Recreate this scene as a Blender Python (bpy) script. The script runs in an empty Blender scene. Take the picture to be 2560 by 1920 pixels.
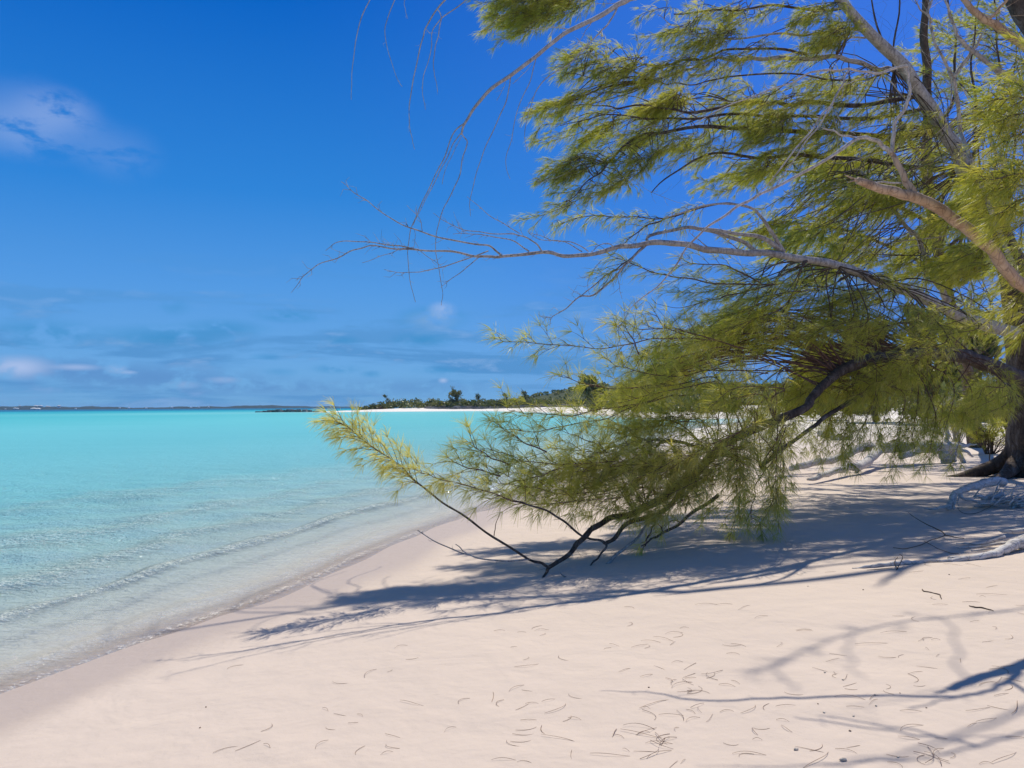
import bpy, math, random
import numpy as np
from mathutils import Vector, Matrix

# ------------------------------------------------------------------ camera, sky, sun
R = math.radians
scene = bpy.context.scene
COL = scene.collection
CAM_Z, FPX = 1.9, 1923.0
PITCH, ROLL = 1.65, 0.38
cam_d = bpy.data.cameras.new("camera")
cam = bpy.data.objects.new("camera", cam_d)
COL.objects.link(cam)
cam_d.sensor_width = 36.0
cam_d.lens = 36.0 * FPX / 2560.0
cam_d.clip_start, cam_d.clip_end = 0.05, 30000
M_CAM = Matrix.Rotation(R(90 + PITCH), 4, 'X') @ Matrix.Rotation(R(-ROLL), 4, 'Z')
M_CAM.translation = (0, 0, CAM_Z)
cam.matrix_world = M_CAM
scene.camera = cam

SUN_AZ, SUN_EL = 14.0, 57.0
SUN_V = Vector((math.sin(R(SUN_AZ)) * math.cos(R(SUN_EL)), math.cos(R(SUN_AZ)) * math.cos(R(SUN_EL)), math.sin(R(SUN_EL))))
sun_d = bpy.data.lights.new("sun", 'SUN')
sun_d.energy, sun_d.angle, sun_d.color = 4.6, R(0.53), (1.0, 0.93, 0.80)
sun = bpy.data.objects.new("sun", sun_d)
COL.objects.link(sun)
sun.rotation_euler = (-SUN_V).to_track_quat('-Z', 'Y').to_euler()

scene.cycles.max_bounces = 7
scene.cycles.diffuse_bounces = 3
scene.cycles.glossy_bounces = 2
scene.cycles.transmission_bounces = 3
scene.cycles.transparent_max_bounces = 6
scene.cycles.volume_bounces = 0
scene.view_settings.view_transform = 'Standard'
scene.view_settings.look = 'None'
scene.view_settings.exposure = 0.0
scene.view_settings.gamma = 1.0

world = bpy.data.worlds.new("World")
scene.world = world
world.use_nodes = True


class NT:
    """small node tree helper"""
    def __init__(s, tree):
        s.t = tree
        tree.nodes.clear()

    def n(s, kind, **kw):
        nd = s.t.nodes.new(kind)
        for k, v in kw.items():
            if k == 'ins':
                for a, b in v.items():
                    if hasattr(b, 'is_output'):
                        s.t.links.new(b, nd.inputs[a])
                    else:
                        nd.inputs[a].default_value = b
            else:
                setattr(nd, k, v)
        return nd

    def link(s, a, b):
        s.t.links.new(a, b)

    def math(s, op, a, b=0.0, c=None, clamp=False):
        d = {0: a, 1: b}
        if c is not None:
            d[2] = c
        return s.n('ShaderNodeMath', operation=op, use_clamp=clamp, ins=d).outputs[0]

    def ramp(s, fac, stops, mode='LINEAR'):
        nd = s.n('ShaderNodeValToRGB', ins={0: fac})
        cr = nd.color_ramp
        cr.interpolation = mode
        while len(cr.elements) < len(stops):
            cr.elements.new(0.5)
        for e, (p, c) in zip(cr.elements, stops):
            e.position = p
            e.color = (c, c, c, 1) if isinstance(c, (int, float)) else (*c, 1)
        return nd.outputs[0]

    def mix(s, fac, a, b, mode='MIX'):
        nd = s.n('ShaderNodeMix', data_type='RGBA', blend_type=mode)
        for i, v in ((0, fac), (6, a), (7, b)):
            if hasattr(v, 'is_output'):
                s.t.links.new(v, nd.inputs[i])
            elif i == 0:
                nd.inputs[0].default_value = v
            else:
                nd.inputs[i].default_value = (*v, 1) if len(v) == 3 else v
        return nd.outputs[2]

    def noise(s, vec, scale, detail=4, rough=0.55, dist=0.0, dim='3D'):
        nd = s.n('ShaderNodeTexNoise', noise_dimensions=dim, ins={'Scale': scale, 'Detail': detail, 'Roughness': rough, 'Distortion': dist})
        s.t.links.new(vec, nd.inputs['Vector'])
        return nd.outputs[0]

    def vmul(s, vec, v):
        return s.n('ShaderNodeVectorMath', operation='MULTIPLY', ins={0: vec, 1: v}).outputs[0]


w = NT(world.node_tree)
sky = w.n('ShaderNodeTexSky', sky_type='NISHITA')
sky.sun_disc = False
sky.sun_elevation = R(SUN_EL)
sky.sun_rotation = R(SUN_AZ)
sky.altitude = 0
sky.air_density, sky.dust_density, sky.ozone_density = 1.0, 0.3, 3.0
tc = w.n('ShaderNodeTexCoord')
dirv = tc.outputs['Generated']
sep = w.n('ShaderNodeSeparateXYZ', ins={0: dirv})
dz = sep.outputs['Z']
hs = w.n('ShaderNodeHueSaturation', ins={'Hue': 0.502, 'Saturation': 1.3, 'Value': 1.0, 'Color': sky.outputs[0]})
# the deep saturated blue of dry tropical air, paler towards the horizon and towards the sun
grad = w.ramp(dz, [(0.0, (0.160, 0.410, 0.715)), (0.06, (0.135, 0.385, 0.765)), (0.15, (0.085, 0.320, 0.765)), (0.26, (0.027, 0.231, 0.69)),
                   (0.47, (0.0, 0.120, 0.55)), (0.60, (0.03, 0.10, 0.27)), (0.8, (0.06, 0.105, 0.18)), (1.0, (0.07, 0.11, 0.17))])  # overhead stops, out of view, dimmed and greyed to take blue from shadows
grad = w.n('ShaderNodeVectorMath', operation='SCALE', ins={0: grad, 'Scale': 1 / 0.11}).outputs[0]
sd = w.n('ShaderNodeVectorMath', operation='DOT_PRODUCT', ins={0: dirv, 1: tuple(SUN_V)}).outputs['Value']
tow = w.ramp(w.n('ShaderNodeVectorMath', operation='DOT_PRODUCT', ins={0: dirv, 1: (0.80, 0.42, 0.42)}).outputs['Value'], [(0.30, 0.0), (0.95, 0.8)], 'EASE')
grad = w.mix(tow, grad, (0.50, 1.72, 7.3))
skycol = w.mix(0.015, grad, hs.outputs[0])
# low soft banks of cloud near the horizon, stretched sideways
cv = w.vmul(dirv, (3.4, 3.4, 30.0))
n1 = w.noise(cv, 1.0, 5, 0.55, 0.5)
n2 = w.noise(w.vmul(dirv, (14.0, 14.0, 60.0)), 1.0, 5, 0.6, 0.4)
cl = w.math('ADD', w.math('MULTIPLY', n1, 0.78), w.math('MULTIPLY', n2, 0.22))
band = w.ramp(dz, [(0.0, 0.7), (0.03, 1.0), (0.07, 0.8), (0.12, 0.45), (0.16, 0.15), (0.20, 0.0)])
clm = w.math('MULTIPLY', w.ramp(cl, [(0.47, 0.0), (0.58, 1.0)], 'EASE'), band)
shade = w.mix(w.ramp(n2, [(0.52, 0.0), (0.70, 1.0)]), (0.75, 2.55, 5.5), (1.9, 3.6, 6.5))
c1 = w.mix(w.math('MULTIPLY', clm, 0.95), skycol, shade)


def px_dir(px, py):
    v = Vector(((px - 1280) / FPX, -(py - 960) / FPX, -1.0))
    return (M_CAM.to_3x3() @ v).normalized()


PUFFN = w.noise(w.vmul(dirv, (24, 24, 46)), 1.0, 6, 0.62, 0.25)


def puff(prev, px, py, rad, sx, sz, lo, hi, amount, col):
    d = px_dir(px, py)
    df = w.n('ShaderNodeVectorMath', operation='SUBTRACT', ins={0: dirv, 1: tuple(d)}).outputs[0]
    ln = w.n('ShaderNodeVectorMath', operation='LENGTH', ins={0: w.vmul(df, (sx, sx, sz))}).outputs['Value']
    m = w.ramp(w.math('DIVIDE', ln, rad), [(0.0, 1.0), (1.0, 0.0)], 'EASE')
    nn = PUFFN
    m = w.math('MULTIPLY', m, w.ramp(nn, [(lo, 0.0), (hi, 1.0)], 'EASE'))
    return w.mix(w.math('MULTIPLY', m, amount), prev, col)


for q in ((110, 835, .075, .9, 3.2, .75), (420, 842, .085, .8, 4.5, .8), (560, 820, .06, .9, 4.0, .7), (720, 790, .055, 1.0, 4.6, .75), (435, 768, .025, 1.0, 1.8, .4), (1080, 795, .06, 1.0, 2.8, .8),
          (1060, 848, .055, .9, 4.0, .8), (855, 850, .035, 1.0, 4.2, .7), (670, 892, .03, 1.0, 5.0, .5), (840, 922, .04, 1.0, 4.6, .7), (930, 935, .02, 1.0, 3.0, .6), (1110, 925, .045, .9, 5.0, .7), (700, 930, .03, 1., 4., .4)):
    c1 = puff(c1, q[0], q[1], q[2], q[3], q[4], 0.36, 0.54, q[5], (0.45, 2.55, 5.5))
for q in ((120, 925, .09, .7, 3.6, .8), (380, 945, .10, .6, 3.6, .85), (640, 965, .09, .6, 5.0, .7), (1000, 970, .11, .5, 6.0, .6)):
    c1 = puff(c1, q[0], q[1], q[2], q[3], q[4], 0.34, 0.55, q[5], (0.95, 2.5, 5.4))
for q in ((90, 300, .085, 1.0, 1.7, .26), (150, 275, .05, 1.0, 1.7, .2), (20, 330, .06, 1.0, 1.7, .14), (290, 380, .06, 1.0, 1.5, .12), (45, 918, .038, .8, 2.2, .75), (190, 918, .025, .7, 4.5, .5), (290, 922, .012, .8, 1.6, .7), (318, 931, .010, .7, 3., .6),
          (1105, 776, .022, .9, 1.5, .55), (1080, 800, .04, .9, 2.6, .25), (460, 962, .02, .8, 3., .35), (1108, 951, .008, .9, 1.6, .6), (560, 950, .02, .7, 3.4, .35)):
    c1 = puff(c1, q[0], q[1], q[2], q[3], q[4], 0.30, 0.54, q[5], (4.4, 5.4, 7.9))
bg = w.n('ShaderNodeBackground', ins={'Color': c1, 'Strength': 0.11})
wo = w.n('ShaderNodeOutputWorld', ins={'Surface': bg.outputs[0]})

# ------------------------------------------------------------------ helpers
rng = np.random.default_rng(7)
random.seed(7)
RC = M_CAM.to_3x3()
C_R, C_U, C_F = (np.array(RC.col[0]), np.array(RC.col[1]), -np.array(RC.col[2]))
CAM0 = np.array((0.0, 0.0, CAM_Z))


def P(px, py, d):
    """world point seen at photo pixel (px, py), d metres ahead of the camera"""
    return CAM0 + d * (C_F + C_R * (px - 1280) / FPX - C_U * (py - 960) / FPX)


def G(px, py, z=0.0):
    v = C_F + C_R * (px - 1280) / FPX - C_U * (py - 960) / FPX
    return CAM0 + v * ((z - CAM_Z) / v[2])


TILE = {1: (1280, 0, .2893), 2: (1920, 0, .2893), 3: (1280, 400, .2893), 4: (1920, 400, .2893), 5: (1280, 800, .2893),
        6: (1920, 800, .2893), 7: (2080, 1180, .217), 8: (1920, 1040, .2893), 9: (700, 0, .434), 10: (760, 760, .434), 11: (1300, 1180, .217),
        0: (0, 0, 1.0)}


def L(t, pts):
    """polyline traced as (x, y, depth[, radius]) -> points, radii"""
    ox, oy, k = TILE[t]
    p = np.array([P(ox + q[0] * k, oy + q[1] * k, q[2]) for q in pts])
    r = np.array([q[3] if len(q) > 3 else -1 for q in pts])
    return p, r


def tag(o, label=None, cat=None, group=None, kind=None):
    for k, v in (('label', label), ('category', cat), ('group', group), ('kind', kind)):
        if v:
            o[k] = v
    return o


def empty(name, loc, label=None, cat=None, group=None):
    o = bpy.data.objects.new(name, None)
    COL.objects.link(o)
    o.location = loc
    o.empty_display_size = 0.3
    bpy.context.view_layer.update()
    return tag(o, label, cat, group)


def root_loc(o):
    v = np.zeros(3)
    while o is not None:
        v += np.array(o.location)
        o = o.parent
    return v


class MB:
    """collects verts, quads and tris (world space) into one mesh"""
    def __init__(s):
        s.v, s.q, s.t, s.qm, s.tm, s.a = [], [], [], [], [], []
        s.n = 0

    def add(s, v, quads=None, tris=None, mat=0, attr=0.0):
        v = np.asarray(v, float).reshape(-1, 3)
        if quads is not None and len(quads):
            s.q.append(np.asarray(quads, int) + s.n)
            s.qm.append(np.full(len(quads), mat))
        if tris is not None and len(tris):
            s.t.append(np.asarray(tris, int) + s.n)
            s.tm.append(np.full(len(tris), mat))
        s.v.append(v)
        s.a.append(np.broadcast_to(np.asarray(attr, float), (len(v),)))
        s.n += len(v)

    def tube(s, pts, rad, k=6, mat=0, attr=0.0, cap=True):
        pts = np.asarray(pts, float)
        n = len(pts)
        rad = np.broadcast_to(np.asarray(rad, float), (n,))
        t = np.gradient(pts, axis=0)
        t /= np.linalg.norm(t, axis=1)[:, None] + 1e-9
        ref = np.array((0, 0, 1.0)) if abs(t[0][2]) < 0.9 else np.array((1.0, 0, 0))
        u = np.cross(t, ref)
        u /= np.linalg.norm(u, axis=1)[:, None] + 1e-9
        b = np.cross(t, u)
        an = np.linspace(0, 2 * np.pi, k, endpoint=False)
        ring = (u[:, None, :] * np.cos(an)[None, :, None] + b[:, None, :] * np.sin(an)[None, :, None]) * rad[:, None, None] + pts[:, None, :]
        v = ring.reshape(-1, 3)
        i = np.arange(n - 1)[:, None] * k
        j = np.arange(k)[None, :]
        jn = (j + 1) % k
        q = np.stack([i + j, i + jn, i + k + jn, i + k + j], -1).reshape(-1, 4)
        tr = None
        if cap:
            v = np.vstack([v, pts[0], pts[-1]])
            jj = np.arange(k)
            c0, c1 = n * k, n * k + 1
            tr = np.vstack([np.stack([np.full(k, c0), (jj + 1) % k, jj], -1),
                            np.stack([np.full(k, c1), (n - 1) * k + jj, (n - 1) * k + (jj + 1) % k], -1)])
        s.add(v, q, tr, mat, attr)

    def build(s, name, mats, parent=None, smooth=True):
        V = np.vstack(s.v) - root_loc(parent)
        nq = sum(len(x) for x in s.q)
        nt = sum(len(x) for x in s.t)
        idx, mi = [], []
        if nq:
            Q = np.vstack(s.q); idx.append(Q.ravel()); mi.append(np.concatenate(s.qm))
        if nt:
            T = np.vstack(s.t); idx.append(T.ravel()); mi.append(np.concatenate(s.tm))
        me = bpy.data.meshes.new(name)
        me.vertices.add(len(V))
        me.vertices.foreach_set('co', V.astype(np.float32).ravel())
        idx = np.concatenate(idx).astype(np.int32)
        me.loops.add(len(idx))
        me.loops.foreach_set('vertex_index', idx)
        me.polygons.add(nq + nt)
        st = np.concatenate([np.arange(nq) * 4, nq * 4 + np.arange(nt) * 3]).astype(np.int32)
        me.polygons.foreach_set('loop_start', st)
        me.polygons.foreach_set('loop_total', np.concatenate([np.full(nq, 4), np.full(nt, 3)]).astype(np.int32))
        me.polygons.foreach_set('material_index', np.concatenate(mi).astype(np.int32))
        me.polygons.foreach_set('use_smooth', np.full(nq + nt, smooth))
        for m in (mats if isinstance(mats, (list, tuple)) else [mats]):
            me.materials.append(m)
        at = me.attributes.new('tint', 'FLOAT', 'POINT')
        at.data.foreach_set('value', np.concatenate(s.a).astype(np.float32))
        me.update(calc_edges=True)
        o = bpy.data.objects.new(name, me)
        COL.objects.link(o)
        if parent is not None:
            o.parent = parent
        return o


def spline(p, r=None, sub=6, wob=0.0):
    """Catmull-Rom through p with optional radius and wobble"""
    p = np.asarray(p, float)
    n = len(p)
    e = np.vstack([2 * p[0] - p[1], p, 2 * p[-1] - p[-2]])
    out, ro = [], []
    for i in range(n - 1):
        p0, p1, p2, p3 = e[i:i + 4]
        for t in np.linspace(0, 1, sub, endpoint=False):
            out.append(0.5 * ((2 * p1) + (-p0 + p2) * t + (2 * p0 - 5 * p1 + 4 * p2 - p3) * t * t + (-p0 + 3 * p1 - 3 * p2 + p3) * t ** 3))
            if r is not None:
                ro.append(r[i] * (1 - t) + r[i + 1] * t)
    out.append(p[-1])
    out = np.array(out)
    if wob:
        m = len(out)
        ph = rng.uniform(0, 6.28, 6)
        x = np.linspace(0, m / 3.0, m)
        wv = np.stack([np.sin(x * 1.3 + ph[0]) + np.sin(x * 2.9 + ph[1]), np.sin(x * 1.6 + ph[2]) + np.sin(x * 3.3 + ph[3]),
                       np.sin(x * 1.1 + ph[4]) + np.sin(x * 2.6 + ph[5])], -1)
        out = out + wv * wob * np.minimum(1, np.arange(m) / 4.0)[:, None]
    if r is None:
        return out
    ro.append(r[-1])
    return out, np.array(ro)


def fill_r(r, r0, r1):
    """fill missing radii by linear taper"""
    n = len(r)
    f = np.linspace(r0, r1, n)
    return np.where(r < 0, f, r)


# ------------------------------------------------------------------ shoreline and ground height
near_px = [(-700, 1990), (-250, 1822), (0, 1736), (243, 1655), (405, 1589), (544, 1540), (665, 1499), (810, 1437), (984, 1362), (1120, 1310),
           (1280, 1252), (1437, 1192), (1560, 1146), (1660, 1102), (1740, 1072)]
far_px = [(1690, 1047), (1570, 1041), (1450, 1034), (1330, 1029.5), (1207, 1027.3), (1040, 1028.6), (900, 1029.6), (790, 1030.6)]
shore = [np.array((-9.0, -6.0)), np.array((-4.4, 0.0))] + [G(x, y)[:2] for x, y in near_px]
shore += [np.array((34.0, 104.0))]
shore += [G(x, y)[:2] for x, y in far_px]
shore += [np.array((-70, 352)), np.array((-40, 420)), np.array((60, 520)), np.array((300, 640)), np.array((900, 700)), np.array((900, -60)), np.array((-9, -60))]
SH = np.array(shore)


def smooth_shore(S):
    a = spline(np.hstack([S[:len(S) - 6], np.zeros((len(S) - 6, 1))]), None, 4)[:, :2]
    return np.vstack([a, S[len(S) - 6:]])


SH = smooth_shore(SH)


def sdist(xy):
    """signed distance to the waterline: + on land, - in the sea"""
    xy = np.asarray(xy, float).reshape(-1, 2)
    A, B = SH, np.roll(SH, -1, axis=0)
    out = np.empty(len(xy))
    for c in range(0, len(xy), 8000):
        p = xy[c:c + 8000]
        ab = B - A
        ap = p[:, None, :] - A[None]
        t = np.clip((ap * ab[None]).sum(-1) / ((ab ** 2).sum(-1)[None] + 1e-12), 0, 1)
        d = np.sqrt(((ap - t[..., None] * ab[None]) ** 2).sum(-1)).min(1)
        y0, y1 = A[None, :, 1], B[None, :, 1]
        cond = (y0 > p[:, 1:2]) != (y1 > p[:, 1:2])
        xi = A[None, :, 0] + (p[:, 1:2] - y0) / np.where(np.abs(y1 - y0) < 1e-12, 1e-12, y1 - y0) * (B - A)[None, :, 0]
        ins = ((cond & (p[:, 0:1] < xi)).sum(1) % 2) == 1
        out[c:c + 8000] = np.where(ins, d, -d)
    return out


def sm(a, b, x):
    t = np.clip((x - a) / (b - a), 0, 1)
    return t * t * (3 - 2 * t)


def ground(xy, s=None):
    xy = np.asarray(xy, float).reshape(-1, 2)
    if s is None:
        s = sdist(xy)
    x, y = xy[:, 0], xy[:, 1]
    land = 0.52 * (1 - np.exp(-np.maximum(s, 0) / 4.2)) + 0.9 * sm(150, 260, y) * sm(2, 30, s)
    und = 0.025 * np.sin(x * 0.9 + 1.3 * np.sin(y * 0.35)) * np.sin(y * 0.7 + 0.4 + 0.8 * np.sin(x * .6)) + 0.012 * np.sin(x * 2.1 + y * 1.3) * np.sin(y * 1.9 - x * .7)
    land = land + und * sm(1.0, 4.0, s) * sm(1.5, 4, np.hypot(x, y))
    sea = -3.2 * (1 - np.exp(np.minimum(s, 0) / 26.0))
    return np.where(s > 0, land, sea)


def gz(x, y):
    return float(ground([(x, y)])[0])


def GZ(px, py):
    """point of the sand surface under a photo pixel"""
    z = 0.4
    for _ in range(6):
        p = G(px, py, z)
        z = gz(p[0], p[1])
    return np.array((p[0], p[1], z))


def polar(rings, angs):
    rr, aa = np.meshgrid(rings, angs, indexing='ij')
    x, y = rr * np.sin(aa), rr * np.cos(aa)
    return rr, np.stack([x, y], -1).reshape(-1, 2)


def grid_quads(n, m, wrap=False):
    i = np.arange(n - 1)[:, None] * m
    if wrap:
        j = np.arange(m)[None, :]
        jn = (j + 1) % m
    else:
        j = np.arange(m - 1)[None, :]
        jn = j + 1
    return np.stack([i + j, i + jn, i + m + jn, i + m + j], -1).reshape(-1, 4)


def set_attr(o, name, vals):
    a = o.data.attributes.new(name, 'FLOAT', 'POINT')
    a.data.foreach_set('value', np.asarray(vals, np.float32).ravel())


# ------------------------------------------------------------------ materials
def new_mat(name):
    m = bpy.data.materials.new(name)
    m.use_nodes = True
    return m, NT(m.node_tree)


def attr(t, name):
    return t.n('ShaderNodeAttribute', attribute_name=name).outputs['Fac']


def mat_sand():
    m, t = new_mat('sand')
    pos = t.n('ShaderNodeNewGeometry').outputs['Position']
    wet = attr(t, 'wet')
    n_big = t.noise(pos, 0.55, 5, 0.6)
    n_mid = t.noise(pos, 6.0, 5, 0.6)
    n_grain = t.noise(pos, 260.0, 3, 0.7)
    col = t.mix(n_big, (0.59, 0.49, 0.415), (0.66, 0.555, 0.47))
    col = t.mix(t.math('MULTIPLY', n_mid, 0.35), col, (0.53, 0.44, 0.36))
    col = t.mix(t.ramp(n_grain, [(0.30, 0.28), (0.5, 0.0), (0.72, 0.25)]), col, t.mix(n_grain, (0.40, 0.32, 0.27), (0.85, 0.78, 0.70)))
    col = t.mix(wet, col, (0.50, 0.405, 0.335))
    col = t.mix(attr(t, 'under'), col, (0.80, 0.72, 0.63))
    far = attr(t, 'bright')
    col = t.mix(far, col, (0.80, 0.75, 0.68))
    n_dim = t.noise(pos, 2.4, 3, 0.55, 0.4)
    vd = t.n('ShaderNodeTexVoronoi', feature='SMOOTH_F1', ins={'Scale': 3.2, 'Smoothness': 0.6, 'Vector': pos}).outputs['Distance']
    h = t.math('ADD', t.math('MULTIPLY', n_mid, 0.016), t.math('MULTIPLY', n_grain, 0.0014))
    dry = t.math('SUBTRACT', 1.0, wet, clamp=True)
    h = t.math('ADD', h, t.math('MULTIPLY', dry, t.math('ADD', t.math('MULTIPLY', n_dim, 0.045), t.math('MULTIPLY', vd, 0.014))))
    bmp = t.n('ShaderNodeBump', ins={'Strength': 0.7, 'Distance': 1.0, 'Height': h})
    rough = t.math('MULTIPLY_ADD', wet, -0.45, 0.94)
    b = t.n('ShaderNodeBsdfPrincipled', ins={'Base Color': col, 'Roughness': rough, 'Specular IOR Level': 0.3, 'Normal': bmp.outputs[0]})
    t.n('ShaderNodeOutputMaterial', ins={'Surface': b.outputs[0]})
    return m


def mat_sea():
    m, t = new_mat('sea water')
    pos = t.n('ShaderNodeNewGeometry').outputs['Position']
    lu, ran, cr = attr(t, 'offshore'), attr(t, 'range'), attr(t, 'crest')
    # colour of the water body with the white bottom under it, by distance from the shore
    body = t.ramp(lu, [(0.0, (0.48, 0.40, 0.33)), (0.07, (0.72, 0.70, 0.64)), (0.15, (0.60, 0.71, 0.69)), (0.22, (0.39, 0.64, 0.64)),
                       (0.32, (0.19, 0.52, 0.55)), (0.45, (0.15, 0.50, 0.53)), (0.56, (0.135, 0.51, 0.54)), (0.66, (0.07, 0.44, 0.48)), (1.0, (0.05, 0.43, 0.48))])
    patch = t.noise(t.vmul(pos, (0.004, 0.016, 1)), 1.0, 4, 0.6, 0.6)
    # deeper water beyond the bay: teal, then dark blue
    rr = t.math('MULTIPLY_ADD', t.math('SUBTRACT', patch, 0.5), 0.05, ran)
    deep = t.ramp(rr, [(0.0, 0.0), (0.58, 0.0), (0.635, 0.75), (0.68, 1.0)])
    deepc = t.ramp(rr, [(0.60, (0.010, 0.34, 0.46)), (0.66, (0.006, 0.28, 0.40)), (0.69, (0.006, 0.13, 0.28)), (0.80, (0.005, 0.10, 0.24))])
    grass = t.math('MULTIPLY', t.ramp(t.noise(t.vmul(pos, (0.0035, 0.030, 1)), 1.0, 3, 0.5, 0.3), [(0.60, 0.0), (0.66, 1.0)]),
                   t.ramp(rr, [(0.56, 0.0), (0.60, 0.55), (0.7, 0.6)]))
    body = t.mix(deep, body, deepc)
    body = t.mix(grass, body, (0.01, 0.17, 0.24))
    streak = t.noise(t.vmul(pos, (0.05, 0.35, 1)), 1.0, 5, 0.6, 0.5)
    body = t.mix(t.math('MULTIPLY', t.ramp(streak, [(0.35, 0.0), (0.7, 1.0)]), 0.30), body, t.mix(0.5, body, (0.22, 0.62, 0.68)))
    # ripples
    rp = t.vmul(pos, (1.0, 1.35, 1.0))
    r1 = t.noise(rp, 5.5, 4, 0.62, 1.1)
    r2 = t.noise(rp, 15.0, 3, 0.6, 0.8)
    r3 = t.noise(t.vmul(pos, (1, 1.6, 1)), 1.1, 3, 0.5, 0.6)
    h = t.math('ADD', t.math('ADD', t.math('MULTIPLY', r1, 0.085), t.math('MULTIPLY', r2, 0.045)), t.math('MULTIPLY', r3, 0.16))
    crs = t.ramp(cr, [(0.0, 0.0), (0.004, 0.12), (0.03, 1.0)])
    h = t.math('MULTIPLY', h, t.math('MULTIPLY_ADD', crs, 0.9, 0.8))
    fade = t.ramp(ran, [(0.0, 1.0), (0.28, 1.0), (0.45, 0.35), (0.7, 0.08)])
    bmp = t.n('ShaderNodeBump', ins={'Distance': 1.0, 'Height': h})
    t.link(fade, bmp.inputs['Strength'])
    foamn = t.noise(pos, 24.0, 5, 0.7, 0.6)
    foam = t.math('MULTIPLY', attr(t, 'foam'), t.ramp(foamn, [(0.44, 0.0), (0.60, 1.0)]))
    fl = t.ramp(t.noise(t.vmul(pos, (1.0, 1.5, 1.0)), 17.0, 4, 0.65, 1.4), [(0.47, 0.0), (0.56, 1.0)])
    sparkle = t.math('MULTIPLY', fl, t.math('MULTIPLY_ADD', crs, 0.75, t.ramp(lu, [(0.0, 0.05), (0.10, 0.22), (0.24, 0.34), (0.38, 0.08), (0.45, 0.0)])))  # pale flecks painted in for sun sparkle on crests and near ripples
    foam = t.math('MAXIMUM', foam, sparkle)  # from here foam also carries the painted sparkle
    body = t.mix(foam, body, t.ramp(lu, [(0.0, (0.84, 0.76, 0.68)), (0.12, (0.78, 0.80, 0.70)), (0.3, (0.50, 0.76, 0.76))]))
    diff = t.n('ShaderNodeBsdfDiffuse', ins={'Color': body, 'Normal': bmp.outputs[0]})
    tr = t.n('ShaderNodeBsdfTransparent', ins={'Color': t.ramp(lu, [(0.0, (0.97, 0.95, 0.93)), (0.14, (0.86, 0.95, 0.98)), (0.3, (0.6, 0.9, 0.95))])})
    opac = t.ramp(lu, [(0.0, 0.10), (0.06, 0.28), (0.16, 0.52), (0.24, 0.76), (0.36, 0.96), (0.40, 1.0)])
    opac = t.math('MAXIMUM', opac, foam)
    base = t.n('ShaderNodeMixShader', ins={0: opac, 1: tr.outputs[0], 2: diff.outputs[0]})
    fr = t.n('ShaderNodeFresnel', ins={'IOR': 1.33, 'Normal': bmp.outputs[0]}).outputs[0]
    fr = t.math('MINIMUM', t.math('MULTIPLY', fr, 0.8), t.ramp(ran, [(0.0, 0.40), (0.30, 0.30), (0.5, 0.13), (0.7, 0.10)]))
    gl = t.n('ShaderNodeBsdfGlossy', ins={'Color': (0.95, 0.97, 1, 1), 'Roughness': 0.05, 'Normal': bmp.outputs[0]})
    sh = t.n('ShaderNodeMixShader', ins={0: fr, 1: base.outputs[0], 2: gl.outputs[0]})
    t.n('ShaderNodeOutputMaterial', ins={'Surface': sh.outputs[0]})
    return m


def mat_needles(name, lo, mid, hi, tl=0.5):
    m, t = new_mat(name)
    ti = attr(t, 'tint')
    col = t.ramp(ti, [(0.0, lo), (0.5, mid), (1.0, hi)])
    d = t.n('ShaderNodeBsdfDiffuse', ins={'Color': col})
    tr = t.n('ShaderNodeBsdfTranslucent', ins={'Color': t.mix(1.0, col, (1.25, 1.2, 0.7), 'MULTIPLY')})
    g = t.n('ShaderNodeBsdfGlossy', ins={'Color': (1, 1, 1, 1), 'Roughness': 0.42})
    a = t.n('ShaderNodeMixShader', ins={0: tl, 1: d.outputs[0], 2: tr.outputs[0]})
    b = t.n('ShaderNodeMixShader', ins={0: 0.045, 1: a.outputs[0], 2: g.outputs[0]})
    t.n('ShaderNodeOutputMaterial', ins={'Surface': b.outputs[0]})
    return m


def mat_bark(name, a, b, c, scale=9.0, bump=0.5, stretch=(1, 1, 0.35)):
    m, t = new_mat(name)
    pos = t.n('ShaderNodeNewGeometry').outputs['Position']
    n1 = t.noise(t.vmul(pos, stretch), scale, 6, 0.65, 0.8)
    n2 = t.noise(pos, scale * 4, 5, 0.7)
    vo = t.n('ShaderNodeTexVoronoi', feature='DISTANCE_TO_EDGE', ins={'Scale': scale * 2.4, 'Vector': t.vmul(pos, stretch)}).outputs[0]
    col = t.ramp(n1, [(0.30, a), (0.52, b), (0.72, c)])
    col = t.mix(t.math('MULTIPLY', n2, 0.5), col, a)
    col = t.mix(t.ramp(vo, [(0.0, 0.55), (0.06, 0.0)]), col, tuple(x * 0.35 for x in a))
    h = t.math('ADD', t.math('MULTIPLY', n1, 0.02), t.math('ADD', t.math('MULTIPLY', n2, 0.008), t.math('MINIMUM', vo, 0.05)))
    bp = t.n('ShaderNodeBump', ins={'Strength': bump, 'Distance': 0.6, 'Height': h})
    p = t.n('ShaderNodeBsdfPrincipled', ins={'Base Color': col, 'Roughness': 0.85, 'Specular IOR Level': 0.25, 'Normal': bp.outputs[0]})
    t.n('ShaderNodeOutputMaterial', ins={'Surface': p.outputs[0]})
    return m


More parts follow.
